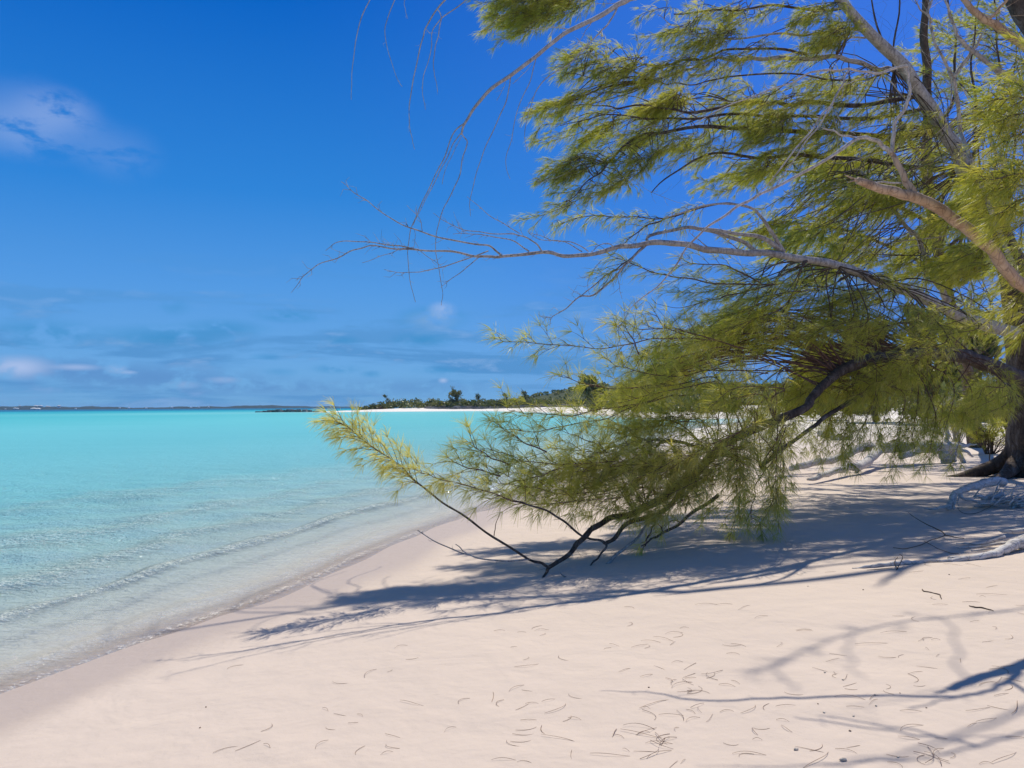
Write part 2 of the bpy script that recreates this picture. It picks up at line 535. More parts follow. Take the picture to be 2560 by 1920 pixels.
def mat_plain(name, lo, hi, scale=5.0, rough=0.8, bump=0.0):
    m, t = new_mat(name)
    pos = t.n('ShaderNodeNewGeometry').outputs['Position']
    n1 = t.noise(pos, scale, 6, 0.65)
    col = t.mix(t.ramp(n1, [(0.32, 0.0), (0.68, 1.0)]), lo, hi)
    ins = {'Base Color': col, 'Roughness': rough, 'Specular IOR Level': 0.25}
    if bump:
        ins['Normal'] = t.n('ShaderNodeBump', ins={'Strength': 0.6, 'Distance': bump, 'Height': n1}).outputs[0]
    p = t.n('ShaderNodeBsdfPrincipled', ins=ins)
    t.n('ShaderNodeOutputMaterial', ins={'Surface': p.outputs[0]})
    return m


SAND, SEA = mat_sand(), mat_sea()
NEEDLE = mat_needles('casuarina needles', (0.16, 0.21, 0.024), (0.41, 0.43, 0.05), (0.63, 0.58, 0.18), 0.66)
NEEDLE_NEAR = mat_needles('near casuarina needles', (0.17, 0.23, 0.03), (0.38, 0.41, 0.045), (0.57, 0.51, 0.12), 0.66)  # needles of the sprays close to the camera
SCRUB = mat_needles('scrub leaves', (0.04, 0.075, 0.018), (0.11, 0.135, 0.035), (0.22, 0.20, 0.085), 0.4)
BARK_PALE = mat_bark('pale casuarina bark', (0.21, 0.18, 0.16), (0.48, 0.44, 0.40), (0.66, 0.62, 0.57))
BARK_DARK = mat_bark('dark casuarina bark', (0.045, 0.032, 0.026), (0.13, 0.095, 0.075), (0.30, 0.26, 0.23))
BARK_DEAD = mat_bark('dead branch bark', (0.28, 0.24, 0.21), (0.55, 0.50, 0.46), (0.74, 0.70, 0.66), 12, 0.35)
BARK_PEEL = mat_bark('peeled limb wood', (0.30, 0.19, 0.12), (0.50, 0.36, 0.25), (0.62, 0.48, 0.36), 5, 0.3, (1.5, 1.5, 0.5))
TWIG = mat_plain('twig bark', (0.07, 0.045, 0.03), (0.17, 0.12, 0.085), 14)
TWIG_RED = mat_plain('reddish twig bark', (0.10, 0.052, 0.042), (0.20, 0.115, 0.09), 14)
DRIFT = mat_bark('weathered driftwood', (0.40, 0.37, 0.35), (0.66, 0.63, 0.60), (0.80, 0.77, 0.74), 7, 0.35, (0.45, 1, 1))
LITTER = mat_plain('dry needle', (0.17, 0.095, 0.06), (0.32, 0.20, 0.13), 9)
ROCK = mat_plain('limestone', (0.10, 0.085, 0.07), (0.42, 0.37, 0.31), 0.35, 0.9, 0.3)
ROCK_RED = mat_plain('rusty limestone', (0.16, 0.09, 0.055), (0.36, 0.25, 0.16), 0.5, 0.9, 0.3)
HILLM = mat_plain('scrub covered hill', (0.020, 0.040, 0.014), (0.075, 0.085, 0.030), 0.16, 0.95, 1.5)
ISLE = mat_plain('far island scrub', (0.008, 0.022, 0.025), (0.02, 0.04, 0.035), 0.02, 0.95)
WHITE = mat_plain('white house paint', (0.74, 0.73, 0.70), (0.82, 0.81, 0.79), 0.5)
ROOFM = mat_plain('pale house roof', (0.60, 0.60, 0.58), (0.78, 0.78, 0.76), 0.5)
SHELL = mat_plain('shell', (0.42, 0.36, 0.28), (0.70, 0.63, 0.54), 60, 0.6, 0.002)
PEBBLE = mat_plain('brown pebble', (0.16, 0.11, 0.08), (0.34, 0.26, 0.20), 50, 0.8, 0.002)

# ------------------------------------------------------------------ ground and sea
front = np.radians(np.concatenate([np.linspace(-180, -62, 40, endpoint=False), np.linspace(-62, 62, 520, endpoint=False), np.linspace(62, 180, 40, endpoint=False)]))
rings = np.concatenate([[0.05], np.geomspace(0.4, 60, 330), np.geomspace(62, 1000, 120)])
rr, xy = polar(rings, front)
s = sdist(xy)
z = ground(xy, s)
mb = MB()
mb.add(np.hstack([xy, z[:, None]]), grid_quads(len(rings), len(front), True))
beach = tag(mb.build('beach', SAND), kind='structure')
edge = 0.12 * np.sin(xy[:, 0] * 1.9 + 0.6 * np.sin(xy[:, 1])) + 0.08 * np.sin(xy[:, 0] * 4.3 + xy[:, 1] * 1.1)
wet = 1 - sm(0.55, 1.15, s + edge)
set_attr(beach, 'wet', np.where(s < 0, 1.0, wet) * (1 - sm(60, 140, xy[:, 1])))
set_attr(beach, 'under', sm(0.1, 0.9, -s))
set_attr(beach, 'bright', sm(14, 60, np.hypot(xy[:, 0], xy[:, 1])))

angs = np.radians(np.linspace(-110, 75, 760))
rings = np.concatenate([np.geomspace(1.5, 40, 430), np.geomspace(40.6, 7000, 170)])
rr, xy = polar(rings, angs)
s = sdist(xy)
u = -s
wob = 0.16 * np.sin(xy[:, 0] * 0.9 + 0.5) + 0.10 * np.sin(xy[:, 0] * 2.3 + xy[:, 1] * 0.8) + 0.06 * np.sin(xy[:, 1] * 3.1)
crest = np.zeros(len(u))
for uc, a, wd in ((0.42, 0.018, 0.13), (1.95, 0.05, 0.17), (3.35, 0.045, 0.38), (5.4, 0.03, 0.5), (8.2, 0.03, 0.8)):
    crest += a * np.exp(-((u - uc + wob * (0.5 + 0.3 * uc)) / wd) ** 2) * (0.75 + 0.25 * np.sin(xy[:, 0] * 1.3 + uc * 3))
crest *= 1 - sm(15, 40, rr.ravel())
swell = 0.012 * (np.sin(xy[:, 0] * 2.0 + xy[:, 1] * 2.6) + np.sin(xy[:, 0] * -1.2 + xy[:, 1] * 3.7 + 1) + np.sin(xy[:, 0] * 4.1 + xy[:, 1] * 1.9 + 2)) * sm(0.6, 3, u) * (1 - sm(14, 30, rr.ravel()))
runup = (0.014 * np.sin(xy[:, 0] * 2.6 + 1.0) + 0.007 * np.sin(xy[:, 0] * 6.1 + xy[:, 1] * 2.0) + 0.004 * np.sin(xy[:, 0] * 13.0 - xy[:, 1] * 3.0)) * np.exp(-np.abs(s) * 2) * (rr.ravel() < 40)
q = grid_quads(len(rings), len(angs))
keep = (s[q].min(1) < 1.2)
mb = MB()
mb.add(np.hstack([xy, (crest + swell + runup + 0.004)[:, None]]), q[keep])
sea = tag(mb.build('sea', SEA), kind='structure')
set_attr(sea, 'offshore', np.log10(1 + np.maximum(u, 0)) / 3.2)
set_attr(sea, 'range', np.log10(1 + rr.ravel()) / 4.3)
set_attr(sea, 'crest', crest)
fo = np.exp(-((u - 0.02 + 0.3 * wob) / 0.10) ** 2) + 0.55 * np.exp(-((u - 0.30 + 0.5 * wob) / 0.14) ** 2)
set_attr(sea, 'foam', np.clip(fo, 0, 1) * (rr.ravel() < 60))
# sea haze: one even pale volume round the whole scene
mb = MB()
hb = 7600.0
v = [(x, y, z_) for z_ in (-4.6, 34.0) for x, y in ((-hb, -hb), (hb, -hb), (hb, hb), (-hb, hb))]
mb.add(v, [(3, 2, 1, 0), (4, 5, 6, 7), (0, 1, 5, 4), (1, 2, 6, 5), (2, 3, 7, 6), (3, 0, 4, 7)])
hm_, ht = new_mat('sea haze')
hv = ht.n('ShaderNodeVolumePrincipled', ins={'Color': (0.38, 0.66, 1.0, 1), 'Density': 0.00007, 'Anisotropy': 0.2})
ht.n('ShaderNodeOutputMaterial', ins={'Volume': hv.outputs[0]})
tag(mb.build('haze', hm_, smooth=False), kind='stuff')
# ------------------------------------------------------------------ far shore
def leaf_clump(mb, c, rx, ry, rz, n, size, lo=0.0, hi=1.0, aspect=1.6, mat=0):
    """many small leaf faces spread through an uneven ellipsoid"""
    d = rng.normal(size=(n, 3))
    d /= np.linalg.norm(d, axis=1)[:, None]
    rad = rng.uniform(0.35, 1.0, n) ** 0.6 * (1 + 0.25 * np.sin(d[:, 0] * 5 + c[0]) * np.sin(d[:, 2] * 4 + c[1]))
    p = np.array(c) + d * rad[:, None] * np.array((rx, ry, rz))
    a = rng.normal(size=(n, 3)); a /= np.linalg.norm(a, axis=1)[:, None]
    b = np.cross(a, rng.normal(size=(n, 3))); b /= np.linalg.norm(b, axis=1)[:, None]
    sz = size * rng.uniform(0.6, 1.3, n)[:, None]
    a, b = a * sz * aspect * 0.5, b * sz * 0.5
    v = np.stack([p - a, p + b, p + a, p - b], 1).reshape(-1, 3)
    t = rng.uniform(lo, hi) * 0.7 + 0.3 * rng.uniform(0, 1, n)
    mb.add(v, np.arange(n * 4).reshape(-1, 4), None, mat, np.repeat(t, 4))


def bush(mb, x, y, w, h, n=70, size=0.6, lo=0.0, hi=1.0):
    z0 = gz(x, y)
    k = max(2, int(w / 1.2))
    for _ in range(k):
        ox, oy = rng.uniform(-w, w) * 0.45, rng.uniform(-w, w) * 0.35
        hh = h * rng.uniform(0.55, 1.05)
        leaf_clump(mb, (x + ox, y + oy, z0 + hh * 0.52), w * 0.36, w * 0.36, hh * 0.5, n // k + 8, size, lo, hi)


def at_px(px, d):
    p = P(px, 960, d)
    return p[0], p[1]


# scrub along the headland: one unbroken mass of low coppice
mb = MB()
for i in range(420):
    px = rng.uniform(925, 1760) if rng.random() < 0.93 else rng.uniform(900, 960)
    d = rng.uniform(338, 395)
    edge_h = 1.0 if px > 990 else 0.25 + 0.75 * (px - 900) / 90
    x, y = at_px(px, d)
    if sdist([(x, y)])[0] < 4:
        continue
    bush(mb, x, y, rng.uniform(3.0, 6.5), rng.uniform(2.4, 4.6) * edge_h * (1.15 if px < 1100 else 0.95), 90, 0.62, 0.1, 0.9)
for px, h in ((930, 2.2), (948, 1.6), (958, 2.6), (975, 3.2)):
    x, y = at_px(px, 352)
    bush(mb, x, y, 2.6, h + 0.9, 60, 0.5, 0.0, 0.35)
tag(mb.build('coastal_scrub', SCRUB), kind='stuff')

# the hill behind the headland
gx, gy = np.meshgrid(np.linspace(-25, 420, 150), np.linspace(405, 640, 50), indexing='xy')
hz = 13.5 * sm(-38, 62, gx) * np.exp(-((gy - 490) / 60.0) ** 2) * (1 - 0.25 * sm(100, 400, gx)) + 0.8 * np.sin(gx * 0.09) * np.sin(gy * 0.06) * sm(0, 60, gx)
mb = MB()
HV = np.stack([gx.ravel(), gy.ravel(), (hz + 0.6).ravel()], -1)
mb.add(HV, grid_quads(50, 150))
tag(mb.build('hill', HILLM), kind='structure')
mb = MB()
sel = rng.choice(len(HV), 1300, p=(hz.ravel().clip(0.05)) / hz.ravel().clip(0.05).sum())
for i in sel:
    c = HV[i] + np.array((rng.uniform(-2, 2), rng.uniform(-3, 3), 0.7))
    leaf_clump(mb, c, rng.uniform(1.6, 3.2), 2.4, rng.uniform(0.9, 2.0), 26, 0.9, 0.15, 0.9)
tag(mb.build('hill_scrub', SCRUB), kind='stuff')

# grey and green thicket round the head of the bay
mb = MB()
for i in range(150):
    d = rng.uniform(125, 260)
    px = rng.uniform(1560, 1830) if d < 190 else rng.uniform(1460, 1800)
    x, y = at_px(px, d)
    if sdist([(x, y)])[0] < 3.5:
        continue
    bush(mb, x, y, rng.uniform(2.2, 4.2), rng.uniform(1.6, 3.6), 80, 0.45, 0.1, 1.0)
tag(mb.build('bay_scrub', SCRUB), kind='stuff')
mb = MB()
for i in range(230):
    d = rng.uniform(46, 130)
    px = rng.uniform(2290, 3300) if d < 75 else rng.uniform(1930, 3200)
    x, y = at_px(px, d)
    if sdist([(x, y)])[0] < 6:
        continue
    bush(mb, x, y, rng.uniform(2.0, 4.0), rng.uniform(1.5, 4.4), 150, 0.30, 0.15, 1.0)
tag(mb.build('beach_thicket', SCRUB), kind='stuff')


def feather_tree(px, d, h, wid, lean, label, nbr=14, dense=30, name='windswept_tree'):
    x, y = at_px(px, d)
    z0 = gz(x, y)
    o = empty(name, (x, y, z0), label, 'tree', 'windswept trees rising over the headland scrub' if d > 300 else None)
    k = np.linspace(0, 1, 6)
    tp = np.stack([x + lean * h * k ** 1.6, y + 0 * k, z0 + h * 0.92 * k], -1)
    tp[1:-1] += rng.normal(scale=0.02 * h, size=(4, 3)) * (1, 1, 0.3)
    tp, tr_ = spline(tp, np.linspace(0.035 * h, 0.008 * h, 6), 4)
    wood, leaf = MB(), MB()
    wood.tube(tp, tr_, 6)
    for i in range(nbr):
        f = rng.uniform(0.25, 1.0)
        b0 = tp[int(f * (len(tp) - 1))]
        side = rng.uniform(-1, 1)
        ln = wid * (1.15 - f * 0.6) * rng.uniform(0.5, 1.0)
        dr = np.array((side + lean * 1.2, rng.uniform(-0.7, 0.7), rng.uniform(0.25, 0.9)))
        dr /= np.linalg.norm(dr)
        bp = spline([b0, b0 + dr * ln * 0.5, b0 + dr * ln + np.array((lean * 0.6, 0, -0.08)) * ln], None, 4)
        wood.tube(bp, np.linspace(0.010 * h, 0.003 * h, len(bp)), 4)
        n = dense
        p = bp[rng.integers(2, len(bp), n)] + rng.normal(scale=0.045 * h, size=(n, 3))
        a = dr + np.array((lean, 0, 0.35)) + rng.normal(scale=0.45, size=(n, 3))
        a /= np.linalg.norm(a, axis=1)[:, None]
        b = np.cross(a, rng.normal(size=(n, 3))); b /= np.linalg.norm(b, axis=1)[:, None]
        a, b = a * 0.085 * h * rng.uniform(0.6, 1.3, n)[:, None], b * 0.020 * h
        v = np.stack([p - a, p + b, p + a, p - b], 1).reshape(-1, 3)
        leaf.add(v, np.arange(n * 4).reshape(-1, 4), None, 0, np.repeat(rng.uniform(0.3, 1.0, n), 4))
    wood.build('trunk', BARK_DARK, o)
    leaf.build('crown', SCRUB, o)
    return o


feather_tree(1138, 352, 8.0, 6.4, -0.02, 'tallest feathery tree standing above the headland scrub', 34, 20)
feather_tree(976, 350, 7.0, 2.0, -0.32, 'thin tree leaning left near the scrub end by the white spit', 8, 26)
feather_tree(1200, 356, 7.2, 2.0, -0.25, 'thin leaning tree just right of the tallest headland tree', 8, 24)
feather_tree(1268, 356, 7.0, 2.4, -0.20, 'small feathery tree at the left foot of the green hill', 10, 26)
feather_tree(1318, 420, 11.0, 2.4, -0.30, 'sparse treetop showing over the left slope of the green hill', 8, 22)
feather_tree(1485, 190, 8.6, 4.6, -0.10, 'large shaggy tree at the back of the bay behind the leafy bough', 26, 70, 'casuarina_tree')
feather_tree(1585, 170, 6.0, 3.6, -0.15, 'shorter tree right of the shaggy one at the back of the bay', 18, 60, 'casuarina_tree')
for px, d, h in ((2060, 70, 6.5), (2190, 60, 7.5), (2330, 52, 7.0), (2450, 60, 8.0)):
    feather_tree(px, d, h, 3.4, -0.12, {2060: 'leftmost of the trees behind the beach thicket', 2190: 'second tree from the left behind the beach thicket',
                 2330: 'tree behind the fallen forked log and the grey shrubs', 2450: 'tree behind the beach just left of the big trunk'}[px], 22, 90, 'casuarina_tree')


def rock(name, mat, segs, label, cat='rock'):
    """layered outcrop: stacked uneven slabs"""
    mb = MB()
    xs = [q[0] for q in segs]
    o = empty(name, (np.mean(xs), np.mean([q[1] for q in segs]), 0.0), label, cat)
    for x, y, lx, ly, h, z0 in segs:
        lay = max(2, int(h / 0.35))
        for k in range(lay):
            sc = 1 - 0.38 * k / lay
            n = 14
            an = np.linspace(0, 2 * np.pi, n, endpoint=False)
            jr = 1 + rng.uniform(-0.16, 0.16, n)
            cx, cy = x + rng.uniform(-0.06, 0.06) * lx, y + rng.uniform(-0.1, 0.1) * ly
            rx, ry = lx * 0.5 * sc * jr * np.cos(an), ly * 0.5 * sc * jr * np.sin(an)
            za, zb = z0 + h * k / lay - 0.03, z0 + h * (k + 1) / lay
            bot = np.stack([cx + rx, cy + ry, np.full(n, za)], -1)
            top = np.stack([cx + rx * 0.93, cy + ry * 0.93, zb + rng.uniform(-0.05, 0.04, n) * h], -1)
            v = np.vstack([bot, top, [(cx, cy, zb)]])
            j = np.arange(n); jn = (j + 1) % n
            mb.add(v, np.stack([j, jn, n + jn, n + j], -1), np.stack([n + j, n + jn, np.full(n, 2 * n)], -1))
    mb.build('rock_layers', mat, o, smooth=False)
    return o


segs = []
for px in np.linspace(650, 800, 13):
    x, y = at_px(px + rng.uniform(-3, 3), 328 + rng.uniform(-2, 3))
    e = min(1, (px - 640) / 30.0) * min(1, (815 - px) / 55.0)
    segs.append((x, y, rng.uniform(2.6, 4.4), rng.uniform(3, 6), 0.35 + 1.0 * e * rng.uniform(0.7, 1.15), -0.3))
rock('rocky_islet', ROCK, segs, 'low flat dark rocky point lying in the water left of the white spit')
segs = []
for i in range(170):
    px = rng.uniform(1075, 1520)
    x, y = at_px(px, (338 if px < 1210 else 338 - (px - 1210) * 0.05) + rng.uniform(-3, 8))
    if sdist([(x, y)])[0] < 1.5:
        continue
    segs.append((x, y, rng.uniform(2, 7), rng.uniform(1, 3), rng.uniform(0.5, 1.3), gz(x, y) - 0.15))
rock('limestone_ledge', ROCK, segs, 'broken pale limestone ledge between the headland scrub and the water')
segs = []
for i in range(16):
    px = rng.uniform(918, 962)
    x, y = at_px(px, 343 + rng.uniform(-1, 3))
    segs.append((x, y, rng.uniform(1.5, 3), rng.uniform(1, 2.5), rng.uniform(0.9, 1.9), gz(x, y) - 0.2))
rock('rusty_bank', ROCK_RED, segs, 'rusty brown eroded bank at the left end of the headland scrub', 'rock bank')

# the far island and its houses
ID = 3200.0
ipx = np.linspace(-1500, 1100, 330)
prof = 9.5 + 2.6 * np.sin(ipx * 0.011 + 0.6) + 1.8 * np.sin(ipx * 0.031) + 1.2 * np.sin(ipx * 0.083 + 2) + 0.6 * rng.normal(size=330)
prof = (prof + 3.0 * (1 - sm(0, 500, ipx))) * (1 - sm(620, 1050, ipx) * 0.75)
crossp = np.array([0.0, 0.35, 0.8, 1.0, 0.7, 0.0])
cross_d = np.array([0.0, 25, 90, 170, 260, 340])
V = []
for d_, c_ in zip(cross_d, crossp):
    for a, h in zip(ipx, prof):
        p = P(a, 960, ID + d_)
        V.append((p[0], p[1], -0.5 + (h + 0.5) * c_))
mb = MB()
mb.add(np.array(V), grid_quads(6, 330))
tag(mb.build('far_island', ISLE), kind='structure')


def isle_h(px, dd):
    return np.interp(px, ipx, prof) * np.interp(dd, cross_d, crossp)


def house(px, dd, wd, hh, label, steps=1):
    p = P(px, 960, ID + dd)
    z0 = isle_h(px, dd) - 0.8
    o = empty('house', (p[0], p[1], z0), label, 'house', 'white houses on the far island')
    wall, roof = MB(), MB()

    def box(mb, x0, x1, y0, y1, a, b):
        v = [(x0, y0, a), (x1, y0, a), (x1, y1, a), (x0, y1, a), (x0, y0, b), (x1, y0, b), (x1, y1, b), (x0, y1, b)]
        mb.add(np.array(v) + np.array((p[0], p[1], z0)), [(0, 1, 5, 4), (1, 2, 6, 5), (2, 3, 7, 6), (3, 0, 4, 7), (4, 5, 6, 7)])
    for k in range(steps):
        xo = (k - (steps - 1) / 2) * wd * 0.8
        h2 = hh * (1 if k % 2 == 0 else 0.72)
        box(wall, xo - wd / 2, xo + wd / 2, -wd * 0.35, wd * 0.35, 0, h2)
        r = np.array([(xo - wd * .56, -wd * .42, h2), (xo + wd * .56, -wd * .42, h2), (xo + wd * .56, wd * .42, h2), (xo - wd * .56, wd * .42, h2),
                      (xo - wd * .2, 0, h2 + wd * .2), (xo + wd * .2, 0, h2 + wd * .2)]) + np.array((p[0], p[1], z0))
        roof.add(r, [(0, 1, 5, 4), (2, 3, 4, 5)], [(1, 2, 5), (3, 0, 4)])
    wall.build('wall', WHITE, o, smooth=False)
    roof.build('roof', ROOFM, o, smooth=False)


for a in ((50, 150, 7, 4, 'small white house on the far island skyline near the picture edge', 1),
          (41, 14, 11, 5, 'pinkish white waterside house near the left end of the far island', 2),
          (14, 10, 7, 3, 'tiny pale house by the water nearest the picture edge', 1),
          (96, 120, 13, 5, 'wide white house high on the far island ridge', 3),
          (90, 8, 20, 4, 'long low white building at the far island waterline', 2),
          (121, 160, 11, 3, 'low white roofs on the ridge left of the pointed white house', 2),
          (148, 70, 12, 8, 'tallest pointed white house on the far island slope', 1),
          (190, 12, 7, 4, 'small lone white house by the water right of the pointed house', 1),
          (300, 30, 7, 4, 'white cottage on the middle slope of the far island', 1),
          (323, 30, 8, 5, 'white cottage just right of its twin on the middle slope', 1),
          (366, 16, 8, 4, 'white cottage at the foot of the highest island hump', 1),
          (430, 25, 9, 5, 'white house right of the highest island hump', 1),
          (478, 35, 8, 4, 'leftmost of the white cottages clustered near the rocky islet', 1),
          (498, 28, 7, 4, 'middle of the white cottages clustered near the rocky islet', 1),
          (522, 35, 7, 4, 'rightmost of the white cottages clustered near the rocky islet', 1)):
    house(*a)

# ------------------------------------------------------------------ casuarina branches and needles
UP = np.array((0, 0, 1.0))


def unit(v):
    v = np.asarray(v, float)
    return v / (np.linalg.norm(v, axis=-1, keepdims=True) + 1e-9)


class Foliage:
    """collects twigs and needles; needles are narrow bent ribbons"""
    def __init__(s):
        s.mb = MB()
        s.b, s.d, s.l, s.dr, s.t, s.w = [], [], [], [], [], []

    def needles(s, base, dirs, ln, droop, tint, wid):
        n = len(base)
        s.b.append(base); s.d.append(dirs)
        s.l.append(np.broadcast_to(ln, (n,))); s.dr.append(np.broadcast_to(droop, (n, 3)))
        s.t.append(np.broadcast_to(tint, (n,))); s.w.append(np.broadcast_to(wid, (n,)))

    def build(s, parent, mat, twig=None, name='foliage'):
        if s.b:
            b, d, l, dr, t, w = [np.concatenate(x) for x in (s.b, s.d, s.l, s.dr, s.t, s.w)]
            n = len(b)
            d0 = unit(d)
            d1 = unit(d0 + dr * 0.5)
            d2 = unit(d0 + dr * 1.2)
            p0 = b
            p1 = p0 + d0 * (l * 0.36)[:, None]
            p2 = p1 + d1 * (l * 0.34)[:, None]
            p3 = p2 + d2 * (l * 0.30)[:, None]
            side = unit(np.cross(d1, rng.normal(size=(n, 3))))
            vs = []
            for p, k in ((p0, 0.8), (p1, 1.0), (p2, 0.85), (p3, 0.25)):
                o = side * (w * 0.5 * k)[:, None]
                vs += [p - o, p + o]
            v = np.stack(vs, 1).reshape(-1, 3)
            i = np.arange(n)[:, None] * 8
            q = np.stack([i + np.array(f) for f in ((0, 1, 3, 2), (2, 3, 5, 4), (4, 5, 7, 6))], 1).reshape(-1, 4)
            s.mb.add(v, q, None, 0, np.repeat(t, 8))
        return s.mb.build(name, [mat, twig or TWIG], parent)


NW = 0.0031


def twig_needles(F, pts, nl, nstep, whorl, spread, droop, tint, end=10, start=0.2, wid=NW):
    """whorls of needles along a twig and a tuft at its tip"""
    seg = np.linalg.norm(np.diff(pts, axis=0), axis=1)
    cum = np.concatenate([[0], np.cumsum(seg)])
    Lt = cum[-1]
    m = max(1, int(Lt * (1 - start) / nstep))
    sp = np.repeat(np.linspace(start * Lt, Lt, m) + rng.normal(scale=0.006, size=m), whorl)
    sp = np.clip(sp, 0, Lt)
    base = np.stack([np.interp(sp, cum, pts[:, k]) for k in range(3)], -1)
    tg = unit(np.gradient(pts, axis=0))
    tv = unit(np.stack([np.interp(sp, cum, tg[:, k]) for k in range(3)], -1))
    if end:
        base = np.vstack([base, np.repeat(pts[-1:], end, 0)])
        tv = np.vstack([tv, np.repeat(tg[-1:], end, 0)])
    n = len(base)
    rv = rng.normal(size=(n, 3))
    rv -= (rv * tv).sum(1)[:, None] * tv
    rv = unit(rv)
    sprd = spread * rng.uniform(0.35, 1.25, n)[:, None]
    d = unit(tv + rv * sprd)
    F.needles(base, d, nl * rng.uniform(0.55, 1.15, n), np.asarray(droop) * rng.uniform(0.5, 1.4, n)[:, None],
              np.clip(tint + rng.normal(scale=0.13, size=n), 0, 1), wid * rng.uniform(0.75, 1.2, n))


def leafy(F, pts, rad, start=0.15, step=0.085, tl=(0.16, 0.42), fwd=0.8, perp=0.75, up=0.12, bend=(0, 0, -0.25), nl=0.155, nstep=0.055,
          whorl=8, spread=0.8, droop=(0, 0, -0.30), tint=0.45, tvar=0.16, end=9, own=0.35, wid=NW, wood=True, sub=0.35, kr=5):
    """grow side twigs with needles along a branch"""
    if wood:
        F.mb.tube(pts, rad, kr, 1)
    seg = np.linalg.norm(np.diff(pts, axis=0), axis=1)
    cum = np.concatenate([[0], np.cumsum(seg)])
    Lt = cum[-1]
    tg = unit(np.gradient(pts, axis=0))
    sp = np.arange(start * Lt, Lt, step)
    ang = rng.uniform(0, 6.28)
    bend = np.asarray(bend, float)
    for q in sp:
        b = np.array([np.interp(q, cum, pts[:, k]) for k in range(3)])
        t = unit(np.array([np.interp(q, cum, tg[:, k]) for k in range(3)]))
        ang += 2.4 + rng.normal(scale=0.5)
        u = unit(np.cross(t, UP + 0.01)); v = np.cross(u, t)
        f = q / Lt
        ln = rng.uniform(*tl) * (1.12 - 0.55 * f)
        d = unit(t * fwd + (u * math.cos(ang) + v * math.sin(ang)) * perp * rng.uniform(0.6, 1.2) + UP * up + rng.normal(scale=0.12, size=3))
        p1 = b + d * ln * 0.5
        d2 = unit(d + bend * 0.6)
        p2 = p1 + d2 * ln * 0.3
        d3 = unit(d + bend * 1.3)
        p3 = p2 + d3 * ln * 0.2
        tw = np.array([b, p1, p2, p3])
        F.mb.tube(tw, np.array((0.0035, 0.0028, 0.002, 0.0014)), 3, 1, cap=False)
        ti = tint + rng.normal(scale=tvar)
        twig_needles(F, tw, nl, nstep, whorl, spread, droop, ti, end, 0.25, wid)
        if rng.random() < sub:
            d4 = unit(d + (u * math.cos(ang + 1.6) + v * math.sin(ang + 1.6)) * 0.8)
            tw2 = np.array([p1, p1 + d4 * ln * 0.3, p1 + unit(d4 + bend) * ln * 0.5])
            F.mb.tube(tw2, np.array((0.0025, 0.002, 0.0013)), 3, 1, cap=False)
            twig_needles(F, tw2, nl, nstep, whorl, spread, droop, ti, end, 0.3, wid)
    if own:
        i0 = int(len(pts) * (1 - own))
        if len(pts) - i0 > 2:
            twig_needles(F, pts[i0:], nl, nstep, whorl, spread, droop, tint, end + 4, 0.0, wid)


def far_off(pts):
    """the crown stands over its own trunk: keep limb ends only a little nearer than the stem"""
    out = []
    for q in pts:
        d = 12.6 + (q[2] - 9.8) * 0.55
        out.append((q[0], q[1], d) + tuple(r * d / q[2] for r in q[3:]))
    return out


def far2(pts):
    out = []
    for q in pts:
        d = q[2]
        out.append((q[0], q[1], d) + tuple(r * d / q[2] for r in q[3:]))
    return out


def branch(t, pts, r0=0.01, r1=0.003, sub=5, wob=0.004):
    p, r = L(t, pts)
    return spline(p, fill_r(r, r0, r1), sub, wob)


def bare_twigs(mb, pts, rad, n, ln, mat=0, fwd=0.7, up=0.2, r=0.0022, start=0.2):
    """short dead side twigs on a bare branch"""
    tg = unit(np.gradient(pts, axis=0))
    for _ in range(n):
        i = int(rng.uniform(start, 0.98) * (len(pts) - 1))
        t = tg[i]
        rv = rng.normal(size=3)
        rv -= rv.dot(t) * t
        d = unit(t * fwd + unit(rv) * 0.8 + UP * up)
        l_ = ln * rng.uniform(0.3, 1.2)
        p = np.array([pts[i], pts[i] + d * l_ * 0.5 + rng.normal(scale=0.05 * l_, size=3), pts[i] + unit(d + rng.normal(scale=0.3, size=3)) * l_])
        mb.tube(p, np.array((r * 1.3, r, r * 0.5)), 3, mat, cap=False)


def knots(pts, rad, amt=0.12):
    """uneven girth"""
    n = len(rad)
    return rad * (1 + amt * np.sin(np.arange(n) * 1.7 + rng.uniform(0, 6)) * rng.uniform(0.3, 1, n))


# =================================================================== the big casuarina
TB = GZ(2590, 1190)
treeA = empty('casuarina_tree', TB, 'big casuarina with a dark thick trunk, sweeping low leafy bough and grey upper stem', 'tree')
d0 = float(np.dot(TB - CAM0, C_F))
tp = np.array([TB + (0, 0, -0.25)] + [P(*q) for q in ((2588, 1120, d0), (2578, 1000, d0 - 0.1), (2562, 850, d0 - 0.3), (2540, 700, d0 - 0.7), (2490, 570, 14.6), (2440, 480, 14.4),
                                                     (2390, 380, 14.25), (2340, 290, 14.0), (2265, 180, 13.7), (2180, 85, 13.45), (2085, -20, 13.2), (2020, -120, 13.1), (1975, -200, 13.0), (1950, -260, 13.0))])
tr = np.array((0.74, 0.50, 0.40, 0.34, 0.27, 0.19, 0.152, 0.134, 0.120, 0.104, 0.092, 0.076, 0.055, 0.03, 0.01))
tpS, trS = spline(tp, tr, 6, 0.012)
mb = MB()
k0 = 40
mb.tube(tpS[:k0], knots(tpS[:k0], trS[:k0], 0.05), 22)
mb.tube(tpS[k0 - 1:], knots(tpS[k0 - 1:], trS[k0 - 1:], 0.04), 14, 1)
